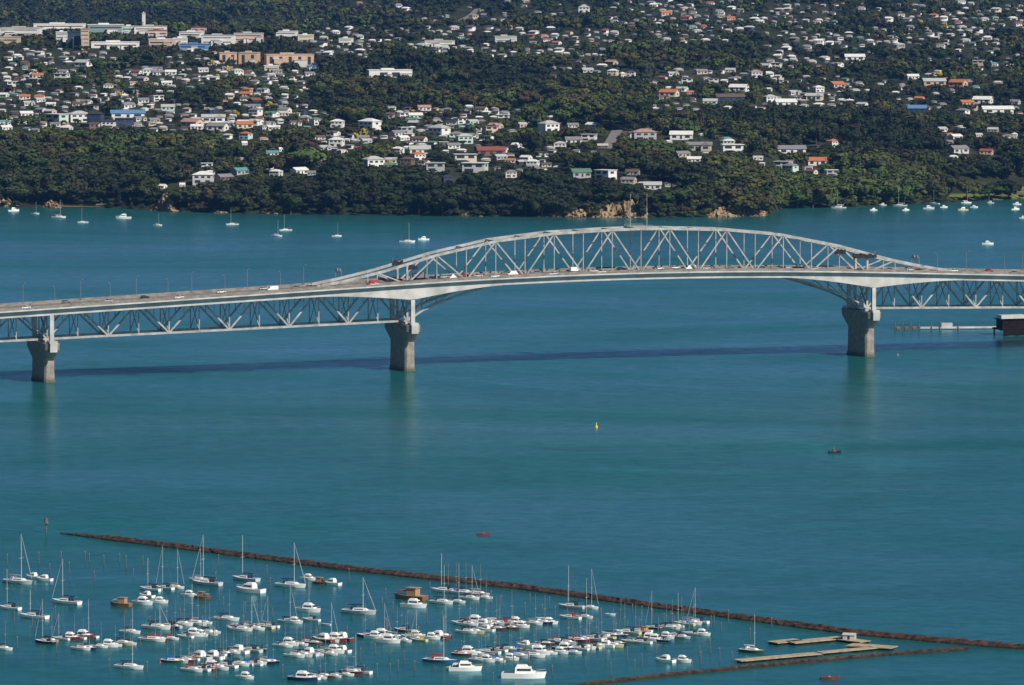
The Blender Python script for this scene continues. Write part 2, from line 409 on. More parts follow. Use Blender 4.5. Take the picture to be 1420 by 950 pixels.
# floor beams under the old deck
for i, s in enumerate(np.arange(S0 + 8, S1, 15.25)):
    MB().box(s - .25, s + .25, -9.2, 9.2, deck(s) - 2.0, deck(s) - .72).build('floor_beam', M_STEEL, BR)
under = [(0, 24.5), (7.6, 29.2), (15.25, 32.6), (30.5, 37.4), (42, 40.6)]
for sg in (-1, 1):
    y = sg * TY; T = empty('truss'); T.parent = BR
    def B(name, a, b, w, h, pr=T): MB().beam((a[0], y, a[1]), (b[0], y, b[1]), w, h).build(name, M_STEEL, pr)
    # arched chord over the main span
    rings = []
    for s in np.arange(-168, 168.1, 4):
        z = chord_up(s); rings.append([(s, y - .55, z - .65), (s, y + .55, z - .65), (s, y + .55, z + .65), (s, y - .55, z + .65)])
    MB().loft(rings).build('upper_chord', M_STEEL, T)
    rings = []
    for s in np.arange(-HALF + 42, HALF - 41.9, 4):
        z = deck(s) - 1.3; rings.append([(s, y - .4, z - .5), (s, y + .4, z - .5), (s, y + .4, z + .5), (s, y - .4, z + .5)])
    MB().loft(rings).build('deck_chord', M_STEEL, T)
    bot = lambda s: deck(s) - .9
    for k in range(-4, 4):
        a, b, c = k * P, (k + .5) * P, (k + 1) * P
        B('diagonal_brace', (a, bot(a)), (b, chord_up(b)), .64, .66); B('diagonal_brace', (c, bot(c)), (b, chord_up(b)), .64, .66)
        B('vertical_post', (b, bot(b)), (b, chord_up(b)), .36, .42)
        if k > -4: B('vertical_post', (a, bot(a)), (a, chord_up(a)), .36, .42)
    for e in (-1, 1):
        pier = e * HALF; q = lambda d: pier - e * d            # q: towards mid span
        B('pier_post', (pier, chord_lo(pier)), (pier, chord_up(pier)), 1.0, 1.0)
        for k in (1, 2):                                       # the end of the arch beyond the pier
            a, b = q(-(k - .5) * P), q(-(k - 1) * P)
            B('diagonal_brace', (b, bot(b)), (a, chord_up(a)), .6, .6)
            if chord_up(a) > deck(a) + 1: B('vertical_post', (a, bot(a)), (a, chord_up(a)), .36, .42)
        pts = [(q(d), z) for d, z in under]
        for a, b in zip(pts, pts[1:]): B('curved_lower_chord', a, b, .9, 1.0)
        B('under_deck_brace', pts[0], (pts[2][0], bot(pts[2][0])), .6, .6); B('under_deck_brace', pts[2], (pts[2][0], bot(pts[2][0])), .5, .5)
        B('under_deck_brace', pts[2], (pts[3][0], bot(pts[3][0])), .5, .5); B('under_deck_brace', pts[1], (pts[1][0], bot(pts[1][0])), .4, .4)
        # side spans: deck truss
        far = pier + e * SIDE * (1.62 if e < 0 else 1.2); n = int(abs(far - pier) / PS)
        rings = []
        for k in range(n * 2 + 1):
            s = pier + e * k * PS / 2; z = chord_lo(s); rings.append([(s, y - .45, z - .5), (s, y + .45, z - .5), (s, y + .45, z + .5), (s, y - .45, z + .5)][::e])
        MB().loft(rings).build('lower_chord', M_STEEL, T)
        rings = []
        for k in range(n * 2 + 1):
            s = pier + e * k * PS / 2; z = deck(s) - 1.5; rings.append([(s, y - .4, z - .5), (s, y + .4, z - .5), (s, y + .4, z + .5), (s, y - .4, z + .5)][::e])
        MB().loft(rings).build('deck_chord', M_STEEL, T)
        for k in range(n):
            a, b, c = pier + e * k * PS, pier + e * (k + .5) * PS, pier + e * (k + 1) * PS
            B('web_brace', (a, chord_lo(a)), (b, bot(b)), .72, .78); B('web_brace', (c, chord_lo(c)), (b, bot(b)), .72, .78)
            B('web_post', (b, chord_lo(b)), (b, bot(b)), .45, .45)
            B('web_post', (c, chord_lo(c)), (c, bot(c)), .5, .5)
            for h_ in (.25, .75):
                m_ = a + (c - a) * h_; zm = (chord_lo(m_) + bot(m_)) / 2; B('sub_post', (m_, zm), (m_, bot(m_)), .32, .36)
for k in range(-9, 10):                                        # cross bracing between the two trusses
    s = k * P / 2
    if abs(s) < 100: MB().beam((s, -TY + .6, chord_up(s) + .1), (s, TY - .6, chord_up(s) + .1), .5, .7).build('top_cross_beam', M_STEEL, BR)
for k in range(-3, 3):
    a, b = (k + .02) * P, (k + .98) * P
    MB().beam((a, -TY + .6, chord_up(a)), (b, TY - .6, chord_up(b)), .35, .35).build('top_lateral_brace', M_STEEL, BR)
for e in (-1, 1):
    for k in range(1, 10 if e < 0 else 8):
        s = e * (HALF + k * PS)
        MB().beam((s, -TY + .5, chord_lo(s)), (s, TY - .5, chord_lo(s)), .5, .6).build('bottom_cross_beam', M_STEEL, BR)
        s2 = e * (HALF + (k - 1) * PS)
        MB().beam((s2, -TY + .5, chord_lo(s2)), (s, TY - .5, chord_lo(s)), .3, .3).build('bottom_lateral_brace', M_STEEL, BR)
for s in (-HALF - SIDE, -HALF, HALF, HALF + SIDE):
    PR_ = empty('pier', (s, 0, 0)); PR_.parent = BR; top = chord_lo(s) - .6
    def ring(z, hw, hl, ch=.9): return [(-hw + ch, -hl, z), (hw - ch, -hl, z), (hw, -hl + ch, z), (hw, hl - ch, z), (hw - ch, hl, z), (-hw + ch, hl, z), (-hw, hl - ch, z), (-hw, -hl + ch, z)]
    MB().loft([ring(-6, 2.9, 11.9), ring(1.2, 2.9, 11.9), ring(1.21, 2.6, 11.4), ring(top - 9.5, 2.45, 11.1), ring(top - 9.49, 2.46, 11.11)]).build('stem', M_CONC, PR_)
    MB().loft([ring(top - 9.48, 2.5, 11.2), ring(top - 4.2, 3.5, 16.6), ring(top - 4.19, 3.5, 16.6), ring(top - .9, 3.6, 16.9)]).build('cap', M_CONC, PR_)
    for sg in (-1, 1):
        a, b = sorted((sg * 13.2, sg * 18.3))
        MB().box(-2.0, 2.0, a, b, top - .88, top + .2).box(-1.75, 1.75, *sorted((sg * 17.0, sg * 18.6)), top - 5.0, top - .87).build('bearing_block', M_BOX, PR_)
        k = 4.6 if abs(abs(s) - HALF) < 1 else 0
        MB().box(-1.0, 1.0, *sorted((sg * 14.0, sg * 15.6)), top + .2, deck(s) - 3.65 - k).build('girder_leg', M_BOX, PR_)
        MB().box(-1.4, 1.4, sg * TY - 1.2, sg * TY + 1.2, top - .88, top + .1).build('bearing', M_STEEL, PR_)
    MB().beam((0, -TY, top + 1.2), (0, TY, deck(s) - 2.2), .6, .6).build('portal_brace', M_STEEL, PR_)
    MB().beam((.8, TY, top + 1.2), (.8, -TY, deck(s) - 2.2), .6, .6).build('portal_brace', M_STEEL, PR_)

def s_at(px, t, z_off=0.0):                                   # deck station seen at photo column px on lane t
    lo, hi = S0, S1
    for _ in range(40):
        m_ = (lo + hi) / 2; p = bw(m_, t, deck(m_) + z_off)
        if proj(*p)[0] < px: lo = m_
        else: hi = m_
    return (lo + hi) / 2
BROT = BR.rotation_euler.z
# street lamps along both parapets
lamp_mesh = [MB().tube((0, 0, 0), (0, 0, 9.6), .13, .08, 8).mesh('pole', M_POLE), MB().tube((0, 0, 9.5), (0, 2.2, 10.1), .07, .06, 6).mesh('arm', M_POLE),
             MB().box(-.25, .25, 2.1, 3.1, 10.02, 10.22).mesh('lamp_head', M_POLE)]
lamps = []
for side, xs in ((-17.2, (-40, 32, 112, 189, 266, 343, 421, 1340, 1418)), (17.2, (-2, 76, 153, 233, 312, 389, 1300, 1393))):
    for px in xs:
        s = s_at(px, side); L = empty('street_lamp', bw(s, side, deck(s)), BROT + (math.pi if side < 0 else 0))
        for n_, me in zip(('pole', 'arm', 'lamp_head'), lamp_mesh): put(n_, me, L)
        L['category'] = 'street lamp'; L['group'] = 'street lamps along the bridge'
        lamps.append((L, 'slim grey street lamp on ' + ('far' if side < 0 else 'near') + ' parapet', *proj(*L.location)[:2]))
BMARK = [(58, 440, "bridge's first pier from left"), (320, 410, 'middle of the left side span'), (557, 400, 'left arch pier'), (1195, 380, 'right arch pier'), (885, 316, 'flagpoles on the arch')]
# overhead sign gantries
for px, lab in ((474, 'pale overhead sign gantry across the road at the left foot of the arch'), (1275, 'pale overhead sign gantry across the road at the right foot of the arch')):
    s = s_at(px, -8); G = empty('sign_gantry', bw(s, 0, deck(s)), BROT); tag(G, lab, 'sign gantry', 'sign gantries at the ends of the arch')
    for y in (8.25, 17.2): MB().tube((0, y, 0), (0, y, 6.4), .16, .16).build('leg', M_POLE, G)
    MB().beam((0, 8.2, 6.2), (0, 17.3, 6.2), .4, .5).build('beam', M_POLE, G)
    for y in (10.6, 14.2): MB().box(-.45, -.22, y - 1.3, y + 1.3, 5.2, 7.4).build('sign_panel', M_BOX, G)
# flagpoles on the crown of the arch, and the small lookout landing between them
for px, lab in ((874, 'tall bare flagpole on the crown of the arch, left one of two'), (897, 'tall bare flagpole on the crown of the arch, right one of two')):
    s = s_at(px, 0, 20); Fp = empty('flagpole', bw(s, 0, 67.4)); tag(Fp, lab, 'flagpole', 'flagpoles on the arch')
    MB().tube((0, 0, 0), (0, 0, 16), .13, .07).build('pole', M_BOX, Fp); MB().tube((0, 0, 16), (0, 0, 16.4), .22, .22).build('finial', M_BOX, Fp)
s = s_at(885, 0, 20); LK = empty('lookout_landing', bw(s, 0, 67.6), BROT); tag(LK, 'small grey railed lookout landing on top of the arch between the flagpoles', 'landing')
MB().box(-5, 5, -6.3, 6.3, 0, .25).build('landing_floor', M_STEEL, LK)
for y in (-6.2, 6.2): MB().box(-5, 5, y - .04, y + .04, 1.1, 1.2).box(-5, 5, y - .04, y + .04, .6, .68).box(-5, -4.9, y - .05, y + .05, .26, 1.1).box(4.9, 5, y - .05, y + .05, .26, 1.1).build('railing', M_STEEL, LK)
# dark maintenance platforms hung on the arch
M_TARP = mat('black_tarpaulin', (.02, .018, .02), .9, .4, .5)
def platform(px, t, L_, z0, lab):
    s = s_at(px, t, 6); zc = chord_up(s) + z0; o = empty('maintenance_platform', bw(s, t, zc), BROT); tag(o, lab, 'work platform', 'maintenance platforms on the arch')
    n = int(L_)
    MB().box(-L_ / 2, L_ / 2, -1.6, 1.6, -2.9, -2.6).build('platform_floor', M_TARP, o)
    for y in (-1.5, 1.5):
        rg = [[(-L_ / 2 + i * L_ / n, y - .05, -2.58), (-L_ / 2 + i * L_ / n, y + .05, -2.58), (-L_ / 2 + i * L_ / n, y + .05, -.9 + .5 * math.sin(i * 1.7)), (-L_ / 2 + i * L_ / n, y - .05, -.9 + .5 * math.sin(i * 1.7))] for i in range(n + 1)]
        MB().loft(rg).build('screen', M_TARP, o)
    for x in (-L_ / 2 + .2, L_ / 2 - .2): MB().tube((x, 0, -2.6), (x, 0, .4), .08, .08, 6).build('hanger', M_STEEL, o)
platform(1199, 7, 12, .3, 'long black wrapped work platform hung under the arch above the right pier')
platform(1165, 7, 5, -1.0, 'short black wrapped work platform hung under the arch left of the right pier')
platform(551, -7, 5, 1.9, 'short black wrapped work platform on far arch chord above the left pier')
platform(572, 7, 4, -.4, 'short black wrapped work platform on near arch chord above the left pier')

# ------------------------------------------------------------------ vehicles on the bridge
def body_loft(pts, hw):                                       # side outline pulled to width with tucked edges
    rings = []
    for y, k in ((-hw, .9), (-hw * .9, 1), (hw * .9, 1), (hw, .9)):
        zc = sum(p[1] for p in pts) / len(pts); rings.append([(p[0] * (.97 if k < 1 else 1), y, zc + (p[1] - zc) * k) for p in pts])
    return rings
wheel = MB().tube((0, -.11, 0), (0, .11, 0), .33, .33, 12).mesh('wheel', M_RUBBER)
PROT = {
 'car': [('body', MB().loft(body_loft([(-2.2, .32), (-2.25, .75), (-2.0, .95), (1.0, .92), (2.1, .75), (2.2, .35)], .9)).mesh('body', M_CAR), True),
         ('cabin', MB().loft(body_loft([(-1.9, .93), (-1.5, 1.38), (-1.3, 1.45), (.1, 1.45), (.9, .93)], .78)).mesh('cabin', M_GLASS), False),
         ('roof', MB().box(-1.35, .05, -.7, .7, 1.452, 1.5).mesh('roof', M_CAR), True)],
 'van': [('body', MB().loft(body_loft([(-2.7, .35), (-2.75, 2.2), (-2.5, 2.35), (1.2, 2.35), (2.0, 1.25), (2.7, 1.05), (2.75, .35)], 1.0)).mesh('van_body', M_CAR), True),
         ('windscreen', MB().add([(1.27, -.8, 2.24), (1.27, .8, 2.24), (2.0, .8, 1.32), (2.0, -.8, 1.32)], [(0, 1, 2, 3)]).mesh('windscreen', M_GLASS), False)],
 'truck': [('cargo_box', MB().box(-4.2, 1.8, -1.25, 1.25, .95, 3.7).mesh('cargo_box', M_CAR), True),
           ('cab', MB().loft(body_loft([(1.95, .5), (1.95, 2.7), (3.3, 2.7), (3.75, 1.7), (3.8, .5)], 1.15)).mesh('cab', M_CAR), True),
           ('windscreen', MB().add([(3.36, -.95, 2.62), (3.36, .95, 2.62), (3.79, .95, 1.75), (3.79, -.95, 1.75)], [(0, 1, 2, 3)]).mesh('windscreen', M_GLASS), False),
           ('chassis', MB().box(-4.1, 3.4, -.5, .5, .55, .93).mesh('chassis', M_RUBBER), False)]}
WH = {'car': [(-1.35, .8), (1.4, .8)], 'van': [(-1.7, .9), (1.75, .9)], 'truck': [(-2.8, 1.1), (2.7, 1.05)]}
CARCOL = {'white': (.8, .8, .8), 'silver': (.5, .5, .5), 'red': (.42, .03, .03), 'black': (.02, .02, .022), 'blue': (.04, .08, .22), 'grey': (.18, .18, .19)}
vehicles = []
VL = [(36, 11, 'car', 'white'), (248, 12, 'car', 'white'), (307, -2, 'car', 'white'), (366, -5.2, 'car', 'silver'), (378, 5.2, 'van', 'white'), (410, 2, 'car', 'grey'), (460, -2, 'car', 'white'),
      (517, 10.7, 'van', 'red'), (519, 14.2, 'car', 'white'), (541, -5, 'car', 'black'), (553, 1.8, 'car', 'red'), (566, 13.9, 'car', 'grey'), (584, -2, 'truck', 'grey'), (605, 2, 'car', 'black'), (616, -1.8, 'car', 'silver'),
      (630, 5, 'van', 'white'), (646, -5, 'car', 'red'), (663, 2, 'car', 'silver'), (686, 10.7, 'car', 'white'), (711, 5.3, 'van', 'white'), (722, -2, 'car', 'red'), (743, 1.8, 'car', 'grey'), (767, 13.9, 'car', 'white'), (797, -2, 'van', 'white'),
      (823, 5.4, 'car', 'white'), (834, 13.9, 'car', 'white'), (862, -5, 'car', 'black'), (914, -2, 'car', 'white'), (937, -5, 'car', 'white'), (957, 5.2, 'van', 'white'), (979, 2, 'car', 'silver'), (1012, -5, 'car', 'grey'),
      (1052, 2, 'car', 'blue'), (1092, -2, 'car', 'silver'), (1128, 10.7, 'car', 'silver'), (1190, 13.9, 'car', 'black'), (1232, 5, 'car', 'grey'), (1262, -2, 'car', 'silver'), (1322, 2, 'car', 'white'), (1372, -5, 'car', 'red'), (1405, 10.7, 'car', 'grey'),
      (92, -5, 'car', 'grey'), (150, 5, 'car', 'silver'), (201, -2, 'car', 'black')]
KIND = {'car': 'parked_car', 'van': 'van', 'truck': 'box_truck'}
for px, t, kind, c in VL:
    s = s_at(px, t); sl = math.atan2(deck(s + 1) - deck(s - 1), 2)
    o = empty({'car': 'car', 'van': 'van', 'truck': 'box_truck'}[kind], bw(s, t, deck(s) + .012)); flip = math.pi if t > 0 else 0
    o.rotation_euler = (0, -sl * (1 if t <= 0 else -1), BROT + flip)
    for n_, me, painted in PROT[kind]: put(n_, me, o, color=CARCOL[c])
    for wx, wy in WH[kind]:
        for sg in (-1, 1): put('wheel', wheel, o, (wx, sg * wy, .34))
    o['category'] = kind; o['group'] = 'traffic on the bridge'
    ln = 'near side lanes' if t > 8 else 'far carriageway' if t < 0 else 'middle lanes'
    vehicles.append((o, f'{c} {"box truck" if kind == "truck" else kind} driving in {ln}', *proj(*o.location)[:2]))
label_all(vehicles, BMARK); label_all(lamps, BMARK)

# ------------------------------------------------------------------ houses
WCOL = {'teal grey': (.20, .27, .27), 'white': (.72, .71, .68), 'cream': (.62, .56, .43), 'grey': (.36, .36, .36), 'pale pink': (.56, .42, .36), 'mint': (.48, .62, .56), 'beige': (.48, .40, .30), 'brown': (.17, .11, .08),
        'peach': (.55, .36, .25), 'navy': (.03, .05, .10), 'blue': (.12, .24, .46), 'yellow': (.6, .45, .14), 'pale grey': (.55, .55, .54), 'green': (.14, .26, .18)}
RCOL = {'grey': (.22, .22, .23), 'pale grey': (.45, .45, .44), 'white': (.72, .72, .70), 'red': (.26, .07, .05), 'orange': (.45, .16, .07), 'brown': (.12, .085, .07), 'black': (.04, .04, .045),
        'teal': (.10, .28, .27), 'blue': (.10, .22, .42), 'green': (.10, .20, .13), 'pink': (.42, .24, .20)}
def gable(w, d, z, h, ov=.5):
    w, d = w / 2 + ov, d / 2 + ov; t = .22
    pts = lambda x: [(x, -d, z), (x, 0, z + h), (x, d, z), (x, d, z - t), (x, 0, z + h - t), (x, -d, z - t)]
    return MB().loft([pts(-w), pts(w)])
def hip(w, d, z, h, ov=.5):
    w, d = w / 2 + ov, d / 2 + ov; r = w - d * .95
    return MB().add([(-w, -d, z), (w, -d, z), (w, d, z), (-w, d, z), (-r, 0, z + h), (r, 0, z + h), (-w, -d, z - .2), (w, -d, z - .2), (w, d, z - .2), (-w, d, z - .2)],
                    [(0, 1, 5, 4), (1, 2, 5), (2, 3, 4, 5), (3, 0, 4), (9, 8, 7, 6), (0, 6, 7, 1), (1, 7, 8, 2), (2, 8, 9, 3), (3, 9, 6, 0)])
def wall_gable(w, d, z, h):
    w, d = w / 2, d / 2; pts = lambda x: [(x, -d, -2.5), (x, -d, z - .23), (x, 0, z + h - .23), (x, d, z - .23), (x, d, -2.5)]
    return MB().loft([pts(-w), pts(w)])
HT = []     # (shape word, wall mesh, roof mesh, windows (x, y, z, w, h, axis))
HT.append(('gabled', wall_gable(13, 9, 3.2, 2.4).mesh('wall', M_WALL), gable(13, 9, 3.25, 2.4).mesh('roof', M_ROOF), [(-4, -4.5, 1.7, 2.4, 1.5, 0), (0, -4.5, 1.3, 1.2, 2.1, 0), (3.8, -4.5, 1.7, 2.8, 1.5, 0), (6.5, 0, 1.7, 2.2, 1.4, 1)]))
HT.append(('hipped', MB().box(-6, 6, -4.5, 4.5, -2.5, 5.78).mesh('wall', M_WALL), hip(12, 9, 6.0, 2.1).mesh('roof', M_ROOF), [(-3.6, -4.5, 4.4, 2.4, 1.3, 0), (.2, -4.5, 4.4, 2.0, 1.3, 0), (3.8, -4.5, 4.4, 2.0, 1.3, 0), (-3, -4.5, 1.5, 3.4, 1.9, 0), (3, -4.5, 1.5, 2.6, 1.7, 0), (6, 0, 4.4, 2.4, 1.3, 1)]))
HT.append(('flat roofed', MB().box(-6.5, 6.5, -4.5, 4.5, -2.5, 5.9).mesh('wall', M_WALL), MB().box(-7.1, 7.1, -5.3, 4.9, 5.902, 6.3).mesh('roof', M_ROOF), [(-3.2, -4.5, 4.4, 4.6, 1.8, 0), (3.2, -4.5, 4.4, 3.6, 1.8, 0), (-2.6, -4.5, 1.4, 5.2, 1.9, 0), (6.5, -.5, 4.4, 3.6, 1.5, 1)]))
HT.append(('L shaped', MB().add(*(lambda a: (a.v, a.f))(wall_gable(13, 8, 3.4, 2.0))).box(1.2, 5.8, -8, -4.01, -2.5, 3.2).mesh('wall', M_WALL),
           gable(13, 8, 3.45, 2.0).add([(.7, -8.5, 3.3), (3.5, -8.5, 5.3), (6.3, -8.5, 3.3), (6.3, -3, 3.3), (3.5, -1, 5.3), (.7, -3, 3.3)], [(0, 1, 4, 5), (1, 2, 3, 4), (0, 2, 1)]).mesh('roof', M_ROOF),
           [(-4, -4, 1.7, 3, 1.6, 0), (-1, -4, 1.3, 1.3, 2.1, 0), (3.5, -8, 1.7, 2.6, 1.6, 0), (6.5, 1, 1.7, 2.2, 1.4, 1)]))
WIN = {}
def win_mesh(w, h, axis):
    k = (w, h, axis)
    if k not in WIN:
        a, b = (w / 2, .08) if axis == 0 else (.08, w / 2)
        WIN[k] = MB().box(-a, a, -b, b, -h / 2, h / 2).mesh('window', M_GLASS)
    return WIN[k]
# houses read from the photograph: px, py of the base, width in px, wall, roof, type
NAMED = [(287,234,17,'white','white',2),(282,255,29,'pale grey','white',1),(311,251,22,'brown','grey',0),(333,242,22,'grey','teal',0),(224,262,14,'white','white',0),(253,260,8,'white','white',0),
 (267,175,28,'pale pink','pink',0),(302,181,27,'white','grey',0),(338,178,24,'cream','orange',0),(341,193,16,'mint','orange',1),(339,202,8,'white','white',0),(177,163,50,'white','blue',0),(172,175,25,'navy','black',2),
 (131,170,24,'navy','black',1),(79,170,29,'mint','white',2),(110,169,28,'white','pale grey',1),(8,181,16,'white','white',0),(296,169,33,'white','pale grey',3),
 (467,204,20,'white','white',1),(415,241,22,'white','white',0),(432,243,12,'grey','grey',0),(383,245,16,'pale grey','white',1),(518,234,27,'white','pale grey',1),(565,230,18,'brown','brown',1),(603,238,27,'grey','pale grey',2),
 (645,227,32,'cream','pale grey',2),(659,239,34,'pale grey','cream' and 'white',2),(680,216,39,'brown','red',0),(644,199,22,'mint','pale grey',1),(551,189,20,'white','grey',0),(513,180,28,'white','white',1),
 (609,189,27,'white','pale grey',1),(582,214,30,'white','pale grey',0),(468,177,18,'white','white',1),(621,254,16,'navy','black',1),(706,247,12,'white','pale grey',1),(390,210,8,'white','white',0),(366,181,10,'pale grey','grey',1),
 (360,168,11,'pale pink','red',0),(726,177,17,'pale pink','pale grey',0),(761,183,25,'white','pale grey',1),(795,199,23,'white','grey',0),(817,196,21,'white','pale grey',2),(822,177,18,'white','white',0),(794,177,16,'cream','grey',0),
 (893,196,33,'grey','pink',1),(945,194,32,'white','white',0),(969,208,37,'beige','grey',3),(1015,213,30,'white','white',2),(840,249,27,'white','white',2),(872,254,20,'beige','grey',0),(905,263,25,'pale grey','pale grey',0),(926,259,8,'pale grey','grey',0),
 (805,246,28,'grey','green',0),(709,247,16,'white','grey',1),(946,218,20,'beige','grey',0),(1051,223,14,'white','pale grey',0),(758,232,14,'cream','brown',0),(1097,213,40,'white','grey',0),(1086,235,24,'white','pale grey',2),
 (1133,229,27,'white','orange',0),(1153,245,19,'grey','white',2),(1125,242,16,'cream','brown',0),(1329,213,25,'pale grey','grey',0),(1368,214,18,'pale pink','red',0),(1357,190,10,'cream','pale grey',0),(1377,183,15,'grey','pale grey',0),
 (1407,192,8,'white','white',1),(1335,161,17,'white','grey',1),(1383,157,44,'white','white',0),(1089,147,30,'white','white',0),(1068,142,17,'white','pale grey',1),(1295,118,32,'peach','pale grey',0),(1329,120,23,'peach','orange',0),
 (1272,156,26,'navy','blue',0),(1340,147,20,'peach','orange',0),(1363,144,26,'white','white',0),(1275,139,13,'peach','orange',0),(1185,84,28,'white','white',0),(1100,132,16,'white','pale grey',3),(1135,128,14,'white','white',1),(1160,122,22,'pale pink','orange',0),(1130,139,24,'cream','pale grey',3),
 (928,134,25,'cream','orange',0),(957,131,10,'peach','orange',0),(985,145,20,'white','pale grey',0),(1025,127,26,'white','white',0),(1012,140,40,'navy','brown',0),(850,105,14,'cream','white',1),(863,107,8,'cream','white',1),(875,106,12,'white','yellow' and 'brown',1),(848,90,16,'grey','pink',0),
 (922,22,17,'pale pink','orange',0),(952,28,14,'pale pink','red',0),(1013,28,12,'pale pink','orange',0),(810,18,16,'white','pale grey',1),(772,62,12,'white','orange',0),(756,58,12,'white','red',0),(789,48,10,'cream','red',0),(1412,36,14,'white','red',0),
 (52,108,17,'cream','orange',0),(86,111,20,'white','pale grey',2),(34,138,16,'white','orange',0),(55,138,14,'white','orange',0),(116,92,22,'white','pale grey',0),(343,130,13,'peach','orange',1),(345,105,14,'white','red',0),(185,118,12,'white','pink',0),(237,104,16,'white','white',0),(205,105,16,'white','pale grey',1)]
CLUST = [(0,240,88,184,150),(240,440,98,182,110),(440,720,152,240,84),(560,700,150,215,34),(430,840,40,80,120),(720,840,165,255,16),(860,1060,172,265,14),(800,1060,3,62,105),(760,860,85,110,9),(900,1060,98,155,40),(1060,1180,105,150,34),
         (1060,1420,5,62,160),(1060,1420,62,96,62),(1180,1420,98,160,36),(1300,1420,172,225,10),(560,780,2,32,22),(240,460,190,250,9),(1060,1170,203,245,5),(0,300,70,92,40),(480,560,4,40,4),(-140,0,80,190,40),(1420,1560,20,160,40)]
houses = []
for px, py, w, wc, rc, ty in NAMED: houses.append([px, py, w, wc, rc, ty, True])
wl = ['white'] * 13 + ['cream', 'pale grey', 'pale grey', 'grey', 'pale pink', 'beige', 'mint', 'brown', 'navy']
rl = ['grey'] * 10 + ['pale grey'] * 9 + ['white'] * 8 + ['brown'] * 3 + ['orange', 'red', 'pink', 'brown', 'brown', 'black', 'teal', 'green']
for x0, x1, y0, y1, n in CLUST:
    for _ in range(n):
        for _t in range(16):
            px, py = random.uniform(x0, x1), random.uniform(y0, y1)
            if math.sin(px / 29 + 1.7 * math.sin(py / 17)) + math.sin(py / 11 + px / 57) + random.gauss(0, .5) < -.8: continue
            if all(abs(px - h[0]) > (h[2] + 9) * .52 or abs(py - h[1]) > 3.6 for h in houses):
                sc = 1.5 if py > 150 else 1.3 if py > 90 else 1.05
                houses.append([px, py, (random.uniform(5, 8.5) if random.random() < .55 else random.uniform(8, 13)) * sc, random.choice(wl), random.choice(rl), random.choice((0, 0, 0, 3, 3, 1, 2)), False]); break
for h in houses:
    p = land(h[0], h[1]); dep = proj(*p)[2]
    nat = {0: 13.6, 1: 12.6, 2: 13.8, 3: 13.6}[h[5]]
    wm = h[2] / F * dep
    h += [p, min(2.2, max(.32, wm / nat)), random.uniform(-.75, .75) if h[2] < 30 else random.uniform(-.25, .25)]
# commercial buildings on the ridge and other big blocks: px, py base, width px, height px, wall, roof, storeys, look
BIG = [(83,47,72,14,'white','white',2,'wide white flat roofed retail building'),(146,50,50,16,'teal grey','white',2,'long grey green office block with white roof edge'),(179,52,18,16,'mint','white',2,'pale mint square building'),
 (209,50,44,14,'white','pale grey',2,'white shop building with pale roof'),(218,51,26,9,'pale pink','red',1,'low pinkish building with red roof'),(199.5,46,4,28,'white','white',1,'slim white tower rising above the rooftops'),
 (29,50,58,12,'white','pale grey',2,'long white building over dark ground floor'),(104,66,20,22,'navy','black',5,'dark blue green office tower'),(118,68,11,28,'beige','beige' and 'pink',5,'slim beige tower'),
 (160,67,66,9,'white','white',1,'long low white shed'),(86,60,16,16,'pale grey','white',3,'pale grey box shaped building'),(266,52,30,8,'white','white',1,'white shop with flat roof'),(276,44,20,6,'pale pink','red',1,'small red roofed building'),
 (303,62,44,13,'white','pale grey',2,'broad white warehouse'),(270,69,38,8,'blue','blue',1,'bright blue low store'),(345,58,40,12,'pale pink','pale grey',2,'greyish pink commercial building'),(398,54,28,11,'white','white',2,'white flat block on the ridge'),
 (424,58,22,10,'cream','white',2,'cream building with pale roof'),(316,88,24,15,'peach','peach',3,'peach apartment block, left of three'),(346,89,26,16,'peach','peach',3,'peach apartment block, middle of three'),(401,91,66,16,'peach','peach',3,'long peach apartment block with dark recesses'),
 (432,96,12,5,'blue','blue',1,'small blue hut'),(376,98,20,7,'cream','white',1,'low cream building below the peach apartments'),(540,109,60,12,'white','white',1,'long low white building with dark openings'),(12,60,30,9,'beige','beige',1,'low beige building'),
 (225,64,34,10,'pale pink','white',1,'pale pink store with flat roof'),(250,62,20,9,'white','white',2,'white square store'),(480,62,18,9,'white','white',2,'white block among ridge houses'),(610,64,40,8,'white','pale grey',2,'pale row building among ridge houses'),(700,58,30,8,'pale grey','pale grey',2,'grey row building among ridge houses')]
RCOL['peach'] = (.52, .38, .28)
RCOL['beige'] = (.5, .42, .32)
bigs = []
for px, py, w, hh, wc, rc, st, look in BIG:
    p = land(px, py); k = proj(*p)[2] / F; bigs.append((px, py, w, hh, wc, rc, st, look, p, w * k, hh * k))

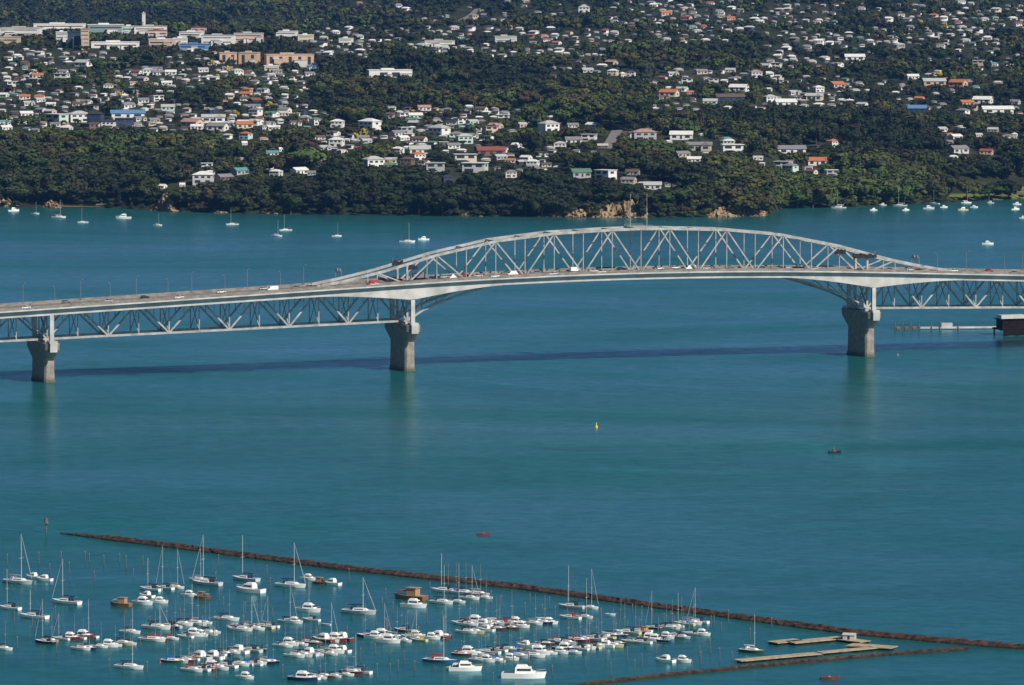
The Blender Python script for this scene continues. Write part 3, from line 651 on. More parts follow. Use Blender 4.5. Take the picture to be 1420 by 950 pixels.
HMARK = [(177,163,'the big blue roofed house'),(1015,210,'the tall white hillside house'),(840,249,'the house with yellow tree'),(1133,228,'the orange roofed house'),(398,88,'the long peach apartments'),(540,107,'the low white ridge building'),
 (104,60,'the dark office tower'),(338,180,'the orange roofed cottage'),(680,214,'the long red roofed house'),(282,252,'the grey waterside house'),(1097,211,'the wide grey roofed house'),(855,286,'the tall sandstone cliff'),(228,284,'the rocky point'),
 (1025,294,'the low sandstone bluff'),(1365,266,'the shore lawn'),(513,178,'the white gabled block'),(969,205,'the beige L shaped house'),(1295,117,'the peach bungalow'),(928,132,'the orange roofed villa'),(610,62,'the ridge row building'),
 (700,56,'the grey ridge row'),(199,40,'the slim white tower'),(922,20,'the far orange roofed house'),(1185,83,'the far white bungalow'),(1412,36,'the far red roofed house'),(1383,155,'the long white bungalow'),(415,239,'the white waterside cottage'),
 (79,168,'the mint house'),(1012,138,'the dark roofed terrace'),(863,106,'the twin cream houses'),(810,18,'the far white block'),(1272,155,'the blue roofed house'),(29,47,'the long white ridge building'),(52,106,'the small orange roofed villa'),(430,20,'the far wooded hill'),(644,197,'the mint two storey house'),(845,198,'the steep street')]

# which houses are individuals: the 270 largest in frame (with the big blocks, under 300)
inframe = [h for h in houses if 0 < h[0] < 1420]
inframe.sort(key=lambda h: -(1000 if h[6] else 0) - h[2])
solo = inframe[:268]; rest = [h for h in houses if not any(h is s_ for s_ in solo)]
items = []
for px, py, w, wc, rc, ty, nm, p, sc, yaw in solo:
    word, wme, rme, wins = HT[ty]
    o = empty('house', p, yaw); o.scale = (sc, min(sc, 1.25), min(max(sc, .6), 1.2))
    put('wall', wme, o, color=WCOL[wc]); put('roof', rme, o, color=RCOL[rc])
    for x, y, z, ww, wh, axn in wins: put('window', win_mesh(ww, wh, axn), o, (x, y, z))
    o['category'] = 'house'; o['group'] = 'houses on the hillside'
    items.append((o, f'{wc.replace(" ", "-")} {word} house with {rc.replace(" ", "-")} roof' if len((wc + rc + word).split(' ')) < 3 else f'{wc.replace(" ", "-")} house with {rc.replace(" ", "-")} roof', px, py))
label_all(items, HMARK)
items = []
for px, py, w, hh, wc, rc, st, look, p, wm, hm in bigs:
    o = empty('commercial_building', p, random.uniform(-.15, .15)); dm = min(wm, 22)
    MB().box(-wm / 2, wm / 2, -dm / 2, dm / 2, -4, hm - .6).build('wall', M_WALL, o).color = (*WCOL[wc], 1)
    MB().box(-wm / 2 - .4, wm / 2 + .4, -dm / 2 - .4, dm / 2 + .4, hm - .598, hm).box(-wm * .2, wm * .1, -dm * .2, dm * .2, hm + .002, hm + 1.4).build('roof', M_ROOF, o).color = (*RCOL[rc], 1)
    for q in range(2 if wm > 30 else 1):
        x = random.uniform(-.4, .3) * wm; a = wm * random.uniform(.14, .3); b_ = hm * random.uniform(.35, .6)
        MB().box(x, x + a, -dm / 2 - 7 - q, -dm / 2 - .2, -4, b_).build('wing', M_WALL, o).color = (*WCOL[random.choice((wc, 'white', 'pale grey', 'beige'))], 1)
        MB().box(x - .3, x + a + .3, -dm / 2 - 7.3 - q, -dm / 2 - .21, b_ + .002, b_ + .4).build('wing_roof', M_ROOF, o).color = (*RCOL[random.choice(('white', 'grey', 'pale grey'))], 1)
    fl = (hm - .8) / st
    if 'peach' in look and 'apart' in look and 'below' not in look:
        for k in range(max(2, int(wm / 9))):
            x = -wm / 2 + (k + .5) * wm / max(2, int(wm / 9)); MB().box(x - 1.6, x + 1.6, -dm / 2 - .06, -dm / 2 + .2, 1.0, hm - 2.4).build('window', M_GLASS, o)
    elif wm > 4:
        for k in range(st):
            if 'dark openings' in look:
                for x in (-.16, .12): MB().box(x * wm - wm * .09, x * wm + wm * .09, -dm / 2 - .06, -dm / 2 + .2, 1.5, hm - 2.5).build('window', M_GLASS, o)
            else: MB().box(-wm * .44, wm * .44, -dm / 2 - .06, -dm / 2 + .2, k * fl + fl * .45, k * fl + fl * .66).build('window', M_GLASS, o)
    o['category'] = 'building'; o['group'] = 'commercial buildings on the ridge'
    o['label'] = look if any(k in look for k in (' of three', 'below', 'ridge', 'peach')) else look + ' on the left ridge'
# the remaining far houses, past the first three hundred, in one mass
WV, WF, WT = [], [], []
def far_house(h, V_, F_, T_):
    px, py, w, wc, rc, ty, nm, p, sc, yaw = h
    a, b, hh = 6.2 * sc, 4.5 * min(sc, 1.2), (5.6 if ty in (1, 2) else 3.2) * min(max(sc, .55), 1.1)
    rh = .3 if ty == 2 else 2.0 * min(sc, 1); c, s_ = math.cos(yaw), math.sin(yaw)
    q = [(-a, -b, -2), (a, -b, -2), (a, b, -2), (-a, b, -2), (-a, -b, hh), (a, -b, hh), (a, b, hh), (-a, b, hh)]
    f = [(0, 1, 5, 4), (1, 2, 6, 5), (2, 3, 7, 6), (3, 0, 4, 7)]
    e = .5; q2 = [(-a - e, -b - e, hh), (a + e, -b - e, hh), (a + e, b + e, hh), (-a - e, b + e, hh), (-a * .6, 0, hh + rh), (a * .6, 0, hh + rh)]
    f2 = [(0, 1, 5, 4), (1, 2, 5, 5), (2, 3, 4, 5), (3, 0, 4, 4)]
    f2 = [(0, 1, 5, 4), (2, 3, 4, 5)]
    q3, f3 = [], []
    for wx in (-.55, .0, .5):
        k = len(q3); q3 += [(a * wx - 1.1, -b - .07, hh - 2.3), (a * wx + 1.1, -b - .07, hh - 2.3), (a * wx + 1.1, -b - .07, hh - .9), (a * wx - 1.1, -b - .07, hh - .9)]; f3.append((k, k + 1, k + 2, k + 3))
    q2 += [(-a - e, -b - e, hh), (-a * .6, 0, hh + rh), (-a - e, b + e, hh), (-a - e, 0, hh), (a + e, -b - e, hh), (a + e, 0, hh), (a + e, b + e, hh), (a * .6, 0, hh + rh)]
    f2 += [(6, 7, 8, 9), (10, 11, 12, 13)]
    for qq, ff, col in ((q, f, WCOL[wc]), (q2, f2, RCOL[rc]), (q3, f3, (.03, .04, .05))):
        k = len(V_); V_ += [(p.x + x * c - y * s_, p.y + x * s_ + y * c, p.z + z) for x, y, z in qq]; T_ += [col] * len(qq); F_ += [tuple(i + k for i in g) for g in ff]
for h in rest: far_house(h, WV, WF, WT)
def attr_mat(name):
    m, nt, b = nodes_of(name); a = nt.nodes.new('ShaderNodeAttribute'); a.attribute_name = 'tint'
    nt.links.new(a.outputs['Color'], b.inputs['Base Color']); b.inputs['Roughness'].default_value = .75; return m
fh = put('far_suburb_houses', big_mesh('far_suburb_houses', np.array(WV), np.array(WF), attr_mat('far_house_paint'), np.array(WT))); fh['kind'] = 'stuff'
fh['label'] = 'mass of small far suburban houses on the upper hillside'; fh['category'] = 'houses'
# the steep street and a lane further up
def road(px0, py0, px1, py1, wid):
    a, b = land(px0, py0), land(px1, py1); d = (b - a); d.z = 0; n_ = Vector((-d.y, d.x, 0)).normalized() * wid / 2
    patch('road', (a - n_, a + n_, b + n_, b - n_), mat('street_asphalt', (.17, .16, .15), .9), .35, 16)
road(840, 207, 856, 181, 9); road(632, 34, 662, 13, 8)

# ------------------------------------------------------------------ trees
def crown_mesh(seed, lobes, quads, leaf, conifer=False):
    r = np.random.default_rng(seed); V_, F_, T_ = [], [], []
    cs = []
    for i in range(lobes):
        if conifer:
            t = i / max(1, lobes - 1); cs.append((np.array([r.normal(0, .05), r.normal(0, .05), .22 + .7 * t]), .20 * (1.08 - t), .16))
        else:
            a = r.uniform(0, 6.283); q = r.uniform(.1, .36) if i else 0; z = r.uniform(.38, .74) if i else .66
            cs.append((np.array([math.cos(a) * q, math.sin(a) * q, z]), r.uniform(.17, .30), r.uniform(.14, .24)))
    per = max(4, quads // lobes)
    for c, rh, rv in cs:
        tone = r.uniform(.62, 1.38)
        # a small inner core in the lobe's tone, slightly darkened, keeps the crown dense
        k = len(V_); 
        for j in range(3):
            for i in range(6):
                ph = (-.7, .1, .8)[j]; t = 6.283 * i / 6 + j * .5; g = r.uniform(.62, .84)
                V_.append(c + np.array([math.cos(t) * math.cos(ph) * rh * g, math.sin(t) * math.cos(ph) * rh * g, math.sin(ph) * rv * g])); T_.append(tone * .9)
        for j in range(2):
            for i in range(6): F_.append((k + j * 6 + i, k + j * 6 + (i + 1) % 6, k + j * 6 + 6 + (i + 1) % 6, k + j * 6 + 6 + i))
        F_.append((k + 12, k + 13, k + 14, k + 15)); F_.append((k + 12, k + 15, k + 16, k + 17))
        for _ in range(per):
            n_ = r.normal(0, 1, 3); n_[2] += .35; n_ /= np.linalg.norm(n_)
            p = c + n_ * np.array([rh, rh, rv]) * r.uniform(.72, 1.12)
            m_ = n_ + r.normal(0, .3, 3); m_ /= np.linalg.norm(m_)
            x = np.cross(m_, r.normal(0, 1, 3)); x /= np.linalg.norm(x); y = np.cross(m_, x)
            w = leaf * r.uniform(.6, 1.3); h = leaf * r.uniform(.6, 1.3); k = len(V_); tt = tone * r.uniform(.84, 1.18)
            V_ += [p - x * w - y * h * .4, p + x * w * .5 - y * h, p + x * w + y * h * .5, p - x * w * .4 + y * h]; T_ += [tt] * 4; F_.append((k, k + 1, k + 2, k + 3))
    return np.array(V_), np.array(F_), np.array(T_)
VAR_HI = [crown_mesh(100 + i, 9, 420, .052) for i in range(8)] + [crown_mesh(150 + i, 8, 300, .04, True) for i in range(2)]
VAR_MID = [crown_mesh(200 + i, 7, 130, .075) for i in range(8)] + [crown_mesh(250 + i, 6, 90, .06, True) for i in range(2)]
VAR_LO = [crown_mesh(300 + i, 5, 50, .12) for i in range(8)] + [crown_mesh(350 + i, 5, 45, .08, True) for i in range(2)]
TONE = {'dark green': (.031, .040, .013), 'olive green': (.062, .066, .017), 'mid green': (.054, .074, .020), 'brownish green': (.050, .043, .019), 'yellow flowering': (.36, .27, .03), 'deep green': (.020, .027, .011)}
tone_names = ['dark green'] * 6 + ['olive green'] * 4 + ['mid green'] * 3 + ['brownish green'] * 3 + ['deep green'] * 3
trees = []
d_ = -5.0
while d_ < 5600:
    lat = min(17, 8.5 + max(0, d_) * .0042)
    for u in np.arange(-330, 1750, lat / .58 * (4000 / (4000 + d_))):
        dd = max(-5.0, d_ + random.uniform(-.5, .5) * (13 + max(0, d_) * .012)); uu = u + random.uniform(-6, 6)
        y = float(shore(uu)) + dd; x = (uu - 710) / F * (y * cP + CAMZ * sP)
        near = d_ < 160
        ht = random.uniform(4, 7) if d_ < 0 else random.uniform(6, 12) if d_ < 12 else random.uniform(11, 19) if near else random.choice((random.uniform(7, 12), random.uniform(10, 17)))
        fld = math.sin(x / 83 + 1.6 * math.sin(y / 140)) + math.sin(y / 95 + x / 210) + .7 * math.sin(x / 34 - y / 61)  # crown colours stand in for dark masses and sunlit patches of wood
        if d_ < 130: fld -= .5
        if 350 < uu < 760 and 330 < d_ < 900: fld += .9
        if uu > 980 and 150 < d_ < 900: fld -= .3
        fld += random.gauss(0, .55)
        tone = 'deep green' if fld < -1.1 else 'dark green' if fld < .1 else random.choice(('brownish green', 'dark green')) if fld < .6 else 'olive green' if fld < 1.2 else 'mid green'
        if random.random() < .16: ht = random.uniform(15, 21)
        trees.append([x, y, 0.0, ht, ht * random.uniform(.9, 1.45) * (1.12 if near else 1.0), tone, random.randrange(8) if random.random() < .95 else 8 + random.randrange(2), uu, dd])
    d_ += min(34, 11 + max(0, d_) * .0115)
T = np.array([[t[0], t[1]] for t in trees]); Tz = ground(T[:, 0], T[:, 1])
for t, z in zip(trees, Tz): t[2] = max(.15, float(z))
for px, py, ht in ((505, 192, 11), (495, 195, 8), (539, 232, 7), (844, 240, 9), (574, 162, 8), (166, 136, 7), (294, 92, 8), (315, 100, 8), (302, 111, 7), (1302, 108, 9), (404, 268, 13), (398, 279, 11), (327, 163, 8), (373, 152, 9), (1311, 40, 9), (1276, 34, 8), (1062, 56, 8)):
    p = land(px, py); trees.append([p.x, p.y, p.z, ht, ht * .95, 'yellow flowering' if py < 260 else 'olive green', 2, px, 400.0])
A = np.array([[t[0], t[1], t[2], t[3], t[4]] for t in trees])
tpx, tpy, tdep = proj(A[:, 0], A[:, 1], A[:, 2]); _, ttop, _ = proj(A[:, 0], A[:, 1], A[:, 2] + A[:, 3])
tw = A[:, 4] * F / tdep
keep = np.ones(len(trees), bool); scale = np.ones(len(trees))
obst = [(h[0], h[1], h[2], (7.5 if h[5] in (1, 2) else 5) * F / proj(*h[7])[2] * h[8] ** .3, h[7].y, h[6]) for h in houses] + [(b[0], b[1], b[2], b[3] * (1 if b[2] < 60 else 1.4), b[8].y, True) for b in bigs]
flower = np.array([t[5] == 'yellow flowering' for t in trees])
hid = rng.random(len(obst))
for (hx, hy, hw, hh, hy_w, nm), lucky in zip(obst, hid):
    over = np.abs(tpx - hx) < hw * .5 + tw * (.36 if nm else .26)
    same = over & (np.abs(A[:, 1] - hy_w) < 13); keep[same & ~flower] = False
    if nm or lucky < .8:
        line = hy - hh * ((.30 if lucky < .5 else .48) if nm else .52)
        front = over & (A[:, 1] < hy_w) & (ttop < line) & (tpy > hy - 6)
        need = (tpy - line) / np.maximum(tpy - ttop, .1)
        scale[front] = np.minimum(scale[front], need[front])
keep &= ~((scale < .3) & ~flower); scale = np.where(flower, 1, scale)
# nothing grows on the lawn, the beach, the cliffs or the streets
for i, t in enumerate(trees):
    u, d = t[7], t[8]
    if (u > 1308 and 6 < d < 64) or (u > 1333 and 6 < d < 100) or (u < 150 and d < 11 and 26 < u) or (812 < u < 894 and d < 24 and random.random() < .5) or (984 < u < 1062 and d < 20 and random.random() < .5) or (211 < u < 244 and d < 16): keep[i] = False
    if (834 < tpx[i] < 862 and 182 < tpy[i] < 226) or (630 < tpx[i] < 664 and 12 < tpy[i] < 40): keep[i] = False
for i, t in enumerate(trees): t[3] *= scale[i]; t[4] *= max(scale[i], .5) if scale[i] < 1 else 1
idx = [i for i in np.argsort(A[:, 1]) if keep[i]]
skyline = np.full(1421, 999.0); seen = []
for i in idx:
    t = trees[i]; px, py, dep = proj(t[0], t[1], t[2]); _, top, _ = proj(t[0], t[1], t[2] + t[3]); w = t[4] * F / dep * .36
    a, b = int(max(0, px - w)), int(min(1420, px + w))
    if a < b and 5 < px < 1415 and top > 2:
        if (skyline[a:b] > top + 5).mean() > .6: seen.append((t[3] * F / dep, i))
    if a < b: skyline[a:b] = np.minimum(skyline[a:b], top)
seen.sort(key=lambda p: -p[0]); solo_t = [i for _, i in seen[:296]]; solo_set = set(solo_t)
crown_me = []
for V_, F_, T_ in VAR_HI: crown_me.append(big_mesh('crown', V_, F_, M_LEAF, np.c_[T_, T_, T_]))
trunk_me = MB().tube((0, 0, -.12), (.01, 0, .3), .030, .022, 7).tube((.01, 0, .28), (.14, .05, .55), .018, .008, 6).tube((.01, 0, .28), (-.13, -.06, .58), .018, .008, 6).tube((.01, 0, .29), (.0, .02, .68), .018, .008, 6).mesh('trunk', M_TRUNK)
items = []
for i in solo_t:
    x, y, z, ht, wd, tone, var, u, d = trees[i]
    o = empty('tree', (x, y, z), random.uniform(0, 6.28)); o.scale = (wd, wd, ht)
    c = [v * random.uniform(.85, 1.15) for v in TONE[tone]]
    put('crown', crown_me[var], o, color=c); put('trunk', trunk_me, o)
    o['category'] = 'tree'; o['group'] = 'trees along the hillside'
    px, py, dep = proj(x, y, z + ht * .5); size = 'tall' if ht > 15.5 else 'small' if ht < 10 else 'medium'
    items.append((o, f'{size} {tone} {"conifer" if var > 7 else "broadleaf tree"}', px, py))
TMARK = HMARK + [(30, 288, 'the left beach'), (130, 288, 'the sea wall'), (404, 300, 'the moored yacht pair'), (560, 300, 'the tall moored yacht'), (700, 298, 'the dark wooded shore'), (1163, 280, 'the white moored yacht'), (1252, 285, 'the moored boat cluster'), (470, 296, 'the wooded bay shore'), (330, 296, 'the small shore rock'), (654, 296, 'the pale shore ledge'), (940, 294, 'the shore between cliffs'), (60, 220, 'the left wooded slope'), (1250, 210, 'the right wooded slope')]
label_all(items, TMARK)
GV, GF, GT = [], [], []; base = 0
for i in idx:
    if i in solo_set: continue
    x, y, z, ht, wd, tone, var, u, d = trees[i]
    V_, F_, T_ = (VAR_MID if d < 1100 else VAR_LO)[var]
    a = random.uniform(0, 6.28); c, s_ = math.cos(a), math.sin(a)
    q = np.empty_like(V_); q[:, 0] = x + (V_[:, 0] * c - V_[:, 1] * s_) * wd; q[:, 1] = y + (V_[:, 0] * s_ + V_[:, 1] * c) * wd; q[:, 2] = z + V_[:, 2] * ht - .1 * ht
    col = np.array(TONE[tone]) * random.uniform(.8, 1.2)
    GV.append(q); GF.append(F_ + base); GT.append(T_[:, None] * col[None, :]); base += len(q)
woods = put('woodland', big_mesh('woodland', np.concatenate(GV), np.concatenate(GF), M_WOODS, np.concatenate(GT))); woods['kind'] = 'stuff'
woods['label'] = 'dense dark woodland and garden trees covering the far hillside'; woods['category'] = 'woodland'
print('trees', len(idx), 'quads', sum(len(f) for f in GF), 'houses', len(houses), 'solo', len(solo), len(solo_t))
# low sea wall by the left beach
sw = MB().loft([[(*sh(u, 13)[:2], .2), (*sh(u, 14.2)[:2], .2), (*sh(u, 14.2)[:2], 2.3), (*sh(u, 13)[:2], 2.3)] for u in range(86, 156, 5)]).build('sea_wall', M_CONC)
tag(sw, 'low pale concrete sea wall along the shore by the left beach', 'sea wall')

# ------------------------------------------------------------------ boats
def hull_mb(L, B, fb, full=.75, stern=.8):
    rings = []
    for i in range(11):
        t = i / 10; x = -L / 2 + L * t
        w = B / 2 * (stern + (1 - stern) * math.sin(min(1, t / .45) * math.pi / 2)) if t < .45 else B / 2 * max(.015, (1 - ((t - .45) / .55) ** 2.2))
        z = fb * (1 + .28 * (t - .3) ** 2 * (1 if t > .3 else .5) * 2)
        rake = .06 * L * (t ** 4)
        rings.append([(x - rake, 0, -.45), (x - rake * .7, -w * full, -.02), (x, -w, z), (x, w, z), (x - rake * .7, w * full, -.02)][::-1])
    return rings
def deck_of(rings, inset=.94, up=.03):
    q = []
    for r in rings:
        a, b = r[2], r[1]; q.append([(a[0], a[1] * inset, a[2] + up), (b[0], b[1] * inset, b[2] + up), (b[0], b[1] * inset, b[2] - .05), (a[0], a[1] * inset, a[2] - .05)])
    return q
hy = hull_mb(10, 3.3, 1.0); hl = hull_mb(10, 3.5, 1.25, .85, .95); hd = hull_mb(3.6, 1.6, .5, .8, .9)
def cabin_mb(x0, x1, w0, w1, z0, z1, rake=.5):
    return MB().add([(x0, -w0, z0), (x1, -w1, z0), (x1, w1, z0), (x0, w0, z0), (x0 + .1, -w0 * .85, z1), (x1 - rake, -w1 * .85, z1), (x1 - rake, w1 * .85, z1), (x0 + .1, w0 * .85, z1)],
                    [(4, 5, 6, 7), (0, 1, 5, 4), (1, 2, 6, 5), (2, 3, 7, 6), (3, 0, 4, 7)])
def stripe_mb(x0, x1, w0, w1, z0, z1, sides=(-1, 1)):
    a = MB()
    for s in sides: a.add([(x0, s * w0, z0), (x1, s * w1, z0), (x1, s * (w1 - .04), z1), (x0, s * (w0 - .04), z1)], [(0, 1, 2, 3)][:1])
    return a
M_DULL = mat('weathered_mast_metal', (.20, .21, .215), .5, .2, 1)
M_ALU = mat('mast_aluminium', (.46, .46, .45), .4, .1, 1)
M_ANTI = mat('dark_antifouling', (.03, .035, .05), .8, .3, 1)
BP = {
 'yacht': [('hull', MB().loft(hy).mesh('hull', M_GEL), 'h'), ('deck', MB().loft(deck_of(hy)).mesh('deck', M_GEL), 'w'), ('cabin', cabin_mb(-1.6, 2.6, 1.05, .7, 1.05, 1.62, .9).mesh('cabin', M_GEL), 'w'),
           *[('cabin_window', stripe_mb(-1.2, 1.5, 1.02, .80, 1.25, 1.45, (q,)).mesh('cabin_window', M_GLASS), None) for q in (-1, 1)], ('cockpit', MB().box(-4.3, -1.7, -.75, .75, 1.06, 1.09).mesh('cockpit', M_GLASS), None),
           ('spray_hood', cabin_mb(-2.3, -1.1, 1.0, .9, 1.1, 2.0, .5).mesh('spray_hood', M_CLOTH), 'c'), ('boom', MB().tube((.9, 0, 2.3), (-3.6, 0, 2.25), .08, .08, 6).mesh('boom', M_ALU), None),
           ('sail_cover', MB().tube((.7, 0, 2.5), (-3.4, 0, 2.4), .24, .15, 8).mesh('sail_cover', M_CLOTH), 'c'), *[('waterline_stripe', stripe_mb(-4.9, 2.2, 1.26, 1.30, .0, .17, (q,)).mesh('waterline_stripe', M_ANTI), None) for q in (-1, 1)]],
 'launch': [('hull', MB().loft(hl).mesh('hull', M_GEL), 'h'), ('deck', MB().loft(deck_of(hl)).mesh('deck', M_GEL), 'w'), ('cabin', cabin_mb(-2.0, 2.7, 1.4, 1.0, 1.3, 2.75, 1.3).mesh('cabin', M_GEL), 'w'),
            *[('cabin_window', stripe_mb(-1.5, 1.6, 1.33, 1.08, 1.85, 2.4, (q,)).mesh('cabin_window', M_GLASS), None) for q in (-1, 1)], ('windscreen', MB().add([(2.32, -.85, 1.85), (2.32, .85, 1.85), (1.72, .8, 2.5), (1.72, -.8, 2.5)], [(0, 1, 2, 3)]).mesh('windscreen', M_GLASS), None),
            ('flybridge', cabin_mb(-1.7, .9, 1.05, .85, 2.76, 3.25, .4).mesh('flybridge', M_GEL), 'w'), ('cockpit', MB().box(-4.6, -2.1, -1.3, 1.3, 1.31, 1.34).mesh('cockpit', M_GLASS), None),
            ('bow_rail', MB().tube((2.6, -1.2, 2.0), (4.9, 0, 2.2), .03, .03, 5).tube((2.6, 1.2, 2.0), (4.9, 0, 2.2), .03, .03, 5).mesh('bow_rail', M_ALU), None)],
 'workboat': [('hull', MB().loft(hl).mesh('hull', M_GEL), 'h'), ('deck', MB().loft(deck_of(hl)).mesh('deck', M_GEL), 't'), ('wheelhouse', MB().box(-2.6, .2, -1.2, 1.2, 1.3, 3.4).box(-2.9, .5, -1.4, 1.4, 3.402, 3.6).mesh('wheelhouse', M_GEL), 't'),
              ('window', MB().box(.15, .24, -1.0, 1.0, 2.4, 3.1).mesh('window', M_GLASS), None), ('canopy', MB().box(.6, 3.2, -1.1, 1.1, 2.4, 2.6).tube((.7, -1, 1.3), (.7, -1, 2.4), .05, .05).tube((3.1, 1, 1.3), (3.1, 1, 2.4), .05, .05).mesh('canopy', M_CLOTH), 'c')],
 'dinghy': [('hull', MB().loft(hd).mesh('hull', M_GEL), 'h'), ('deck', MB().loft(deck_of(hd, .8, -.12)).mesh('deck', M_GEL), 't'), ('thwart', MB().box(-.3, .1, -.7, .7, .5, .56).mesh('thwart', M_PLANK), None)],
}
dull_me = MB().tube((1.0, 0, 1.0), (1.0, 0, 12.0), .08, .06, 7).mesh('mast', M_DULL)
stay_me = MB().tube((-4.7, 0, 1.3), (.95, 0, 11.9), .012, .012, 4).mesh('backstay', M_DULL)
mast_me = MB().tube((1.0, 0, 1.0), (1.0, 0, 12.0), .09, .07, 7).mesh('mast', M_ALU)
spread_me = MB().tube((1.0, -.9, 6.2), (1.0, .9, 6.2), .04, .04, 5).mesh('spreader', M_ALU)
jib_me = MB().tube((4.75, 0, 1.5), (1.15, 0, 11.6), .08, .035, 6).mesh('furled_jib', M_BOX)
HC = {'W': ('white', (.8, .8, .78)), 'G': ('pale-grey', (.52, .54, .56)), 'N': ('navy', (.02, .04, .12)), 'R': ('maroon', (.16, .03, .035)), 'K': ('black', (.02, .02, .025)), 'B': ('blue', (.04, .14, .32)), 'Y': ('cream', (.6, .52, .3)), 'T': ('timber-brown', (.22, .10, .04)), 'E': ('green', (.05, .10, .06))}
CC = {'n': ('navy', (.015, .03, .09)), 'b': ('bright-blue', (.02, .16, .55)), 'r': ('red', (.34, .04, .04)), 'k': ('black', (.02, .02, .025)), 'w': ('white', (.75, .75, .74)), 'g': ('grey', (.3, .31, .32)), 'y': ('yellow', (.6, .38, .02)), 'v': ('violet-blue', (.05, .05, .28))}
def make_boat(px, py, L, kind, hc, cc, yaw, mast_h=0, jib=True):
    p = at(px, py); sc = L / (10 if kind != 'dinghy' else 3.6)
    o = empty({'yacht': 'sailing_yacht', 'launch': 'motor_launch', 'workboat': 'work_boat', 'dinghy': 'dinghy'}[kind], (p.x, p.y, 0), yaw); o.scale = (sc, sc, sc * (.92 if L > 9 else 1.0))
    cols = {'h': HC[hc][1], 'w': (.8, .8, .78), 'c': CC[cc][1], 't': (.38, .24, .12)}
    for n_, me, k in BP[kind]: put(n_, me, o, color=cols.get(k))
    if kind == 'yacht':
        ms = max(.55, min(1.6, mast_h / 11.0 / sc))
        for n_, me in (('mast', mast_me if jib != 'dull' else dull_me), ('spreader', spread_me), ('backstay', stay_me)) + ((('furled_jib', jib_me),) if jib is True else ()):
            put(n_, me, o).scale = (1, 1, ms)
    o['category'] = {'yacht': 'yacht', 'launch': 'motorboat', 'workboat': 'work boat', 'dinghy': 'dinghy'}[kind]
    name = {'yacht': f'{HC[hc][0]} sailing yacht with {CC[cc][0]} sail cover', 'launch': f'{HC[hc][0]} motor launch with cabin', 'workboat': f'{HC[hc][0]} work boat with {CC[cc][0]} canopy', 'dinghy': f'small {HC[hc][0]} open dinghy'}[kind]
    return o, name
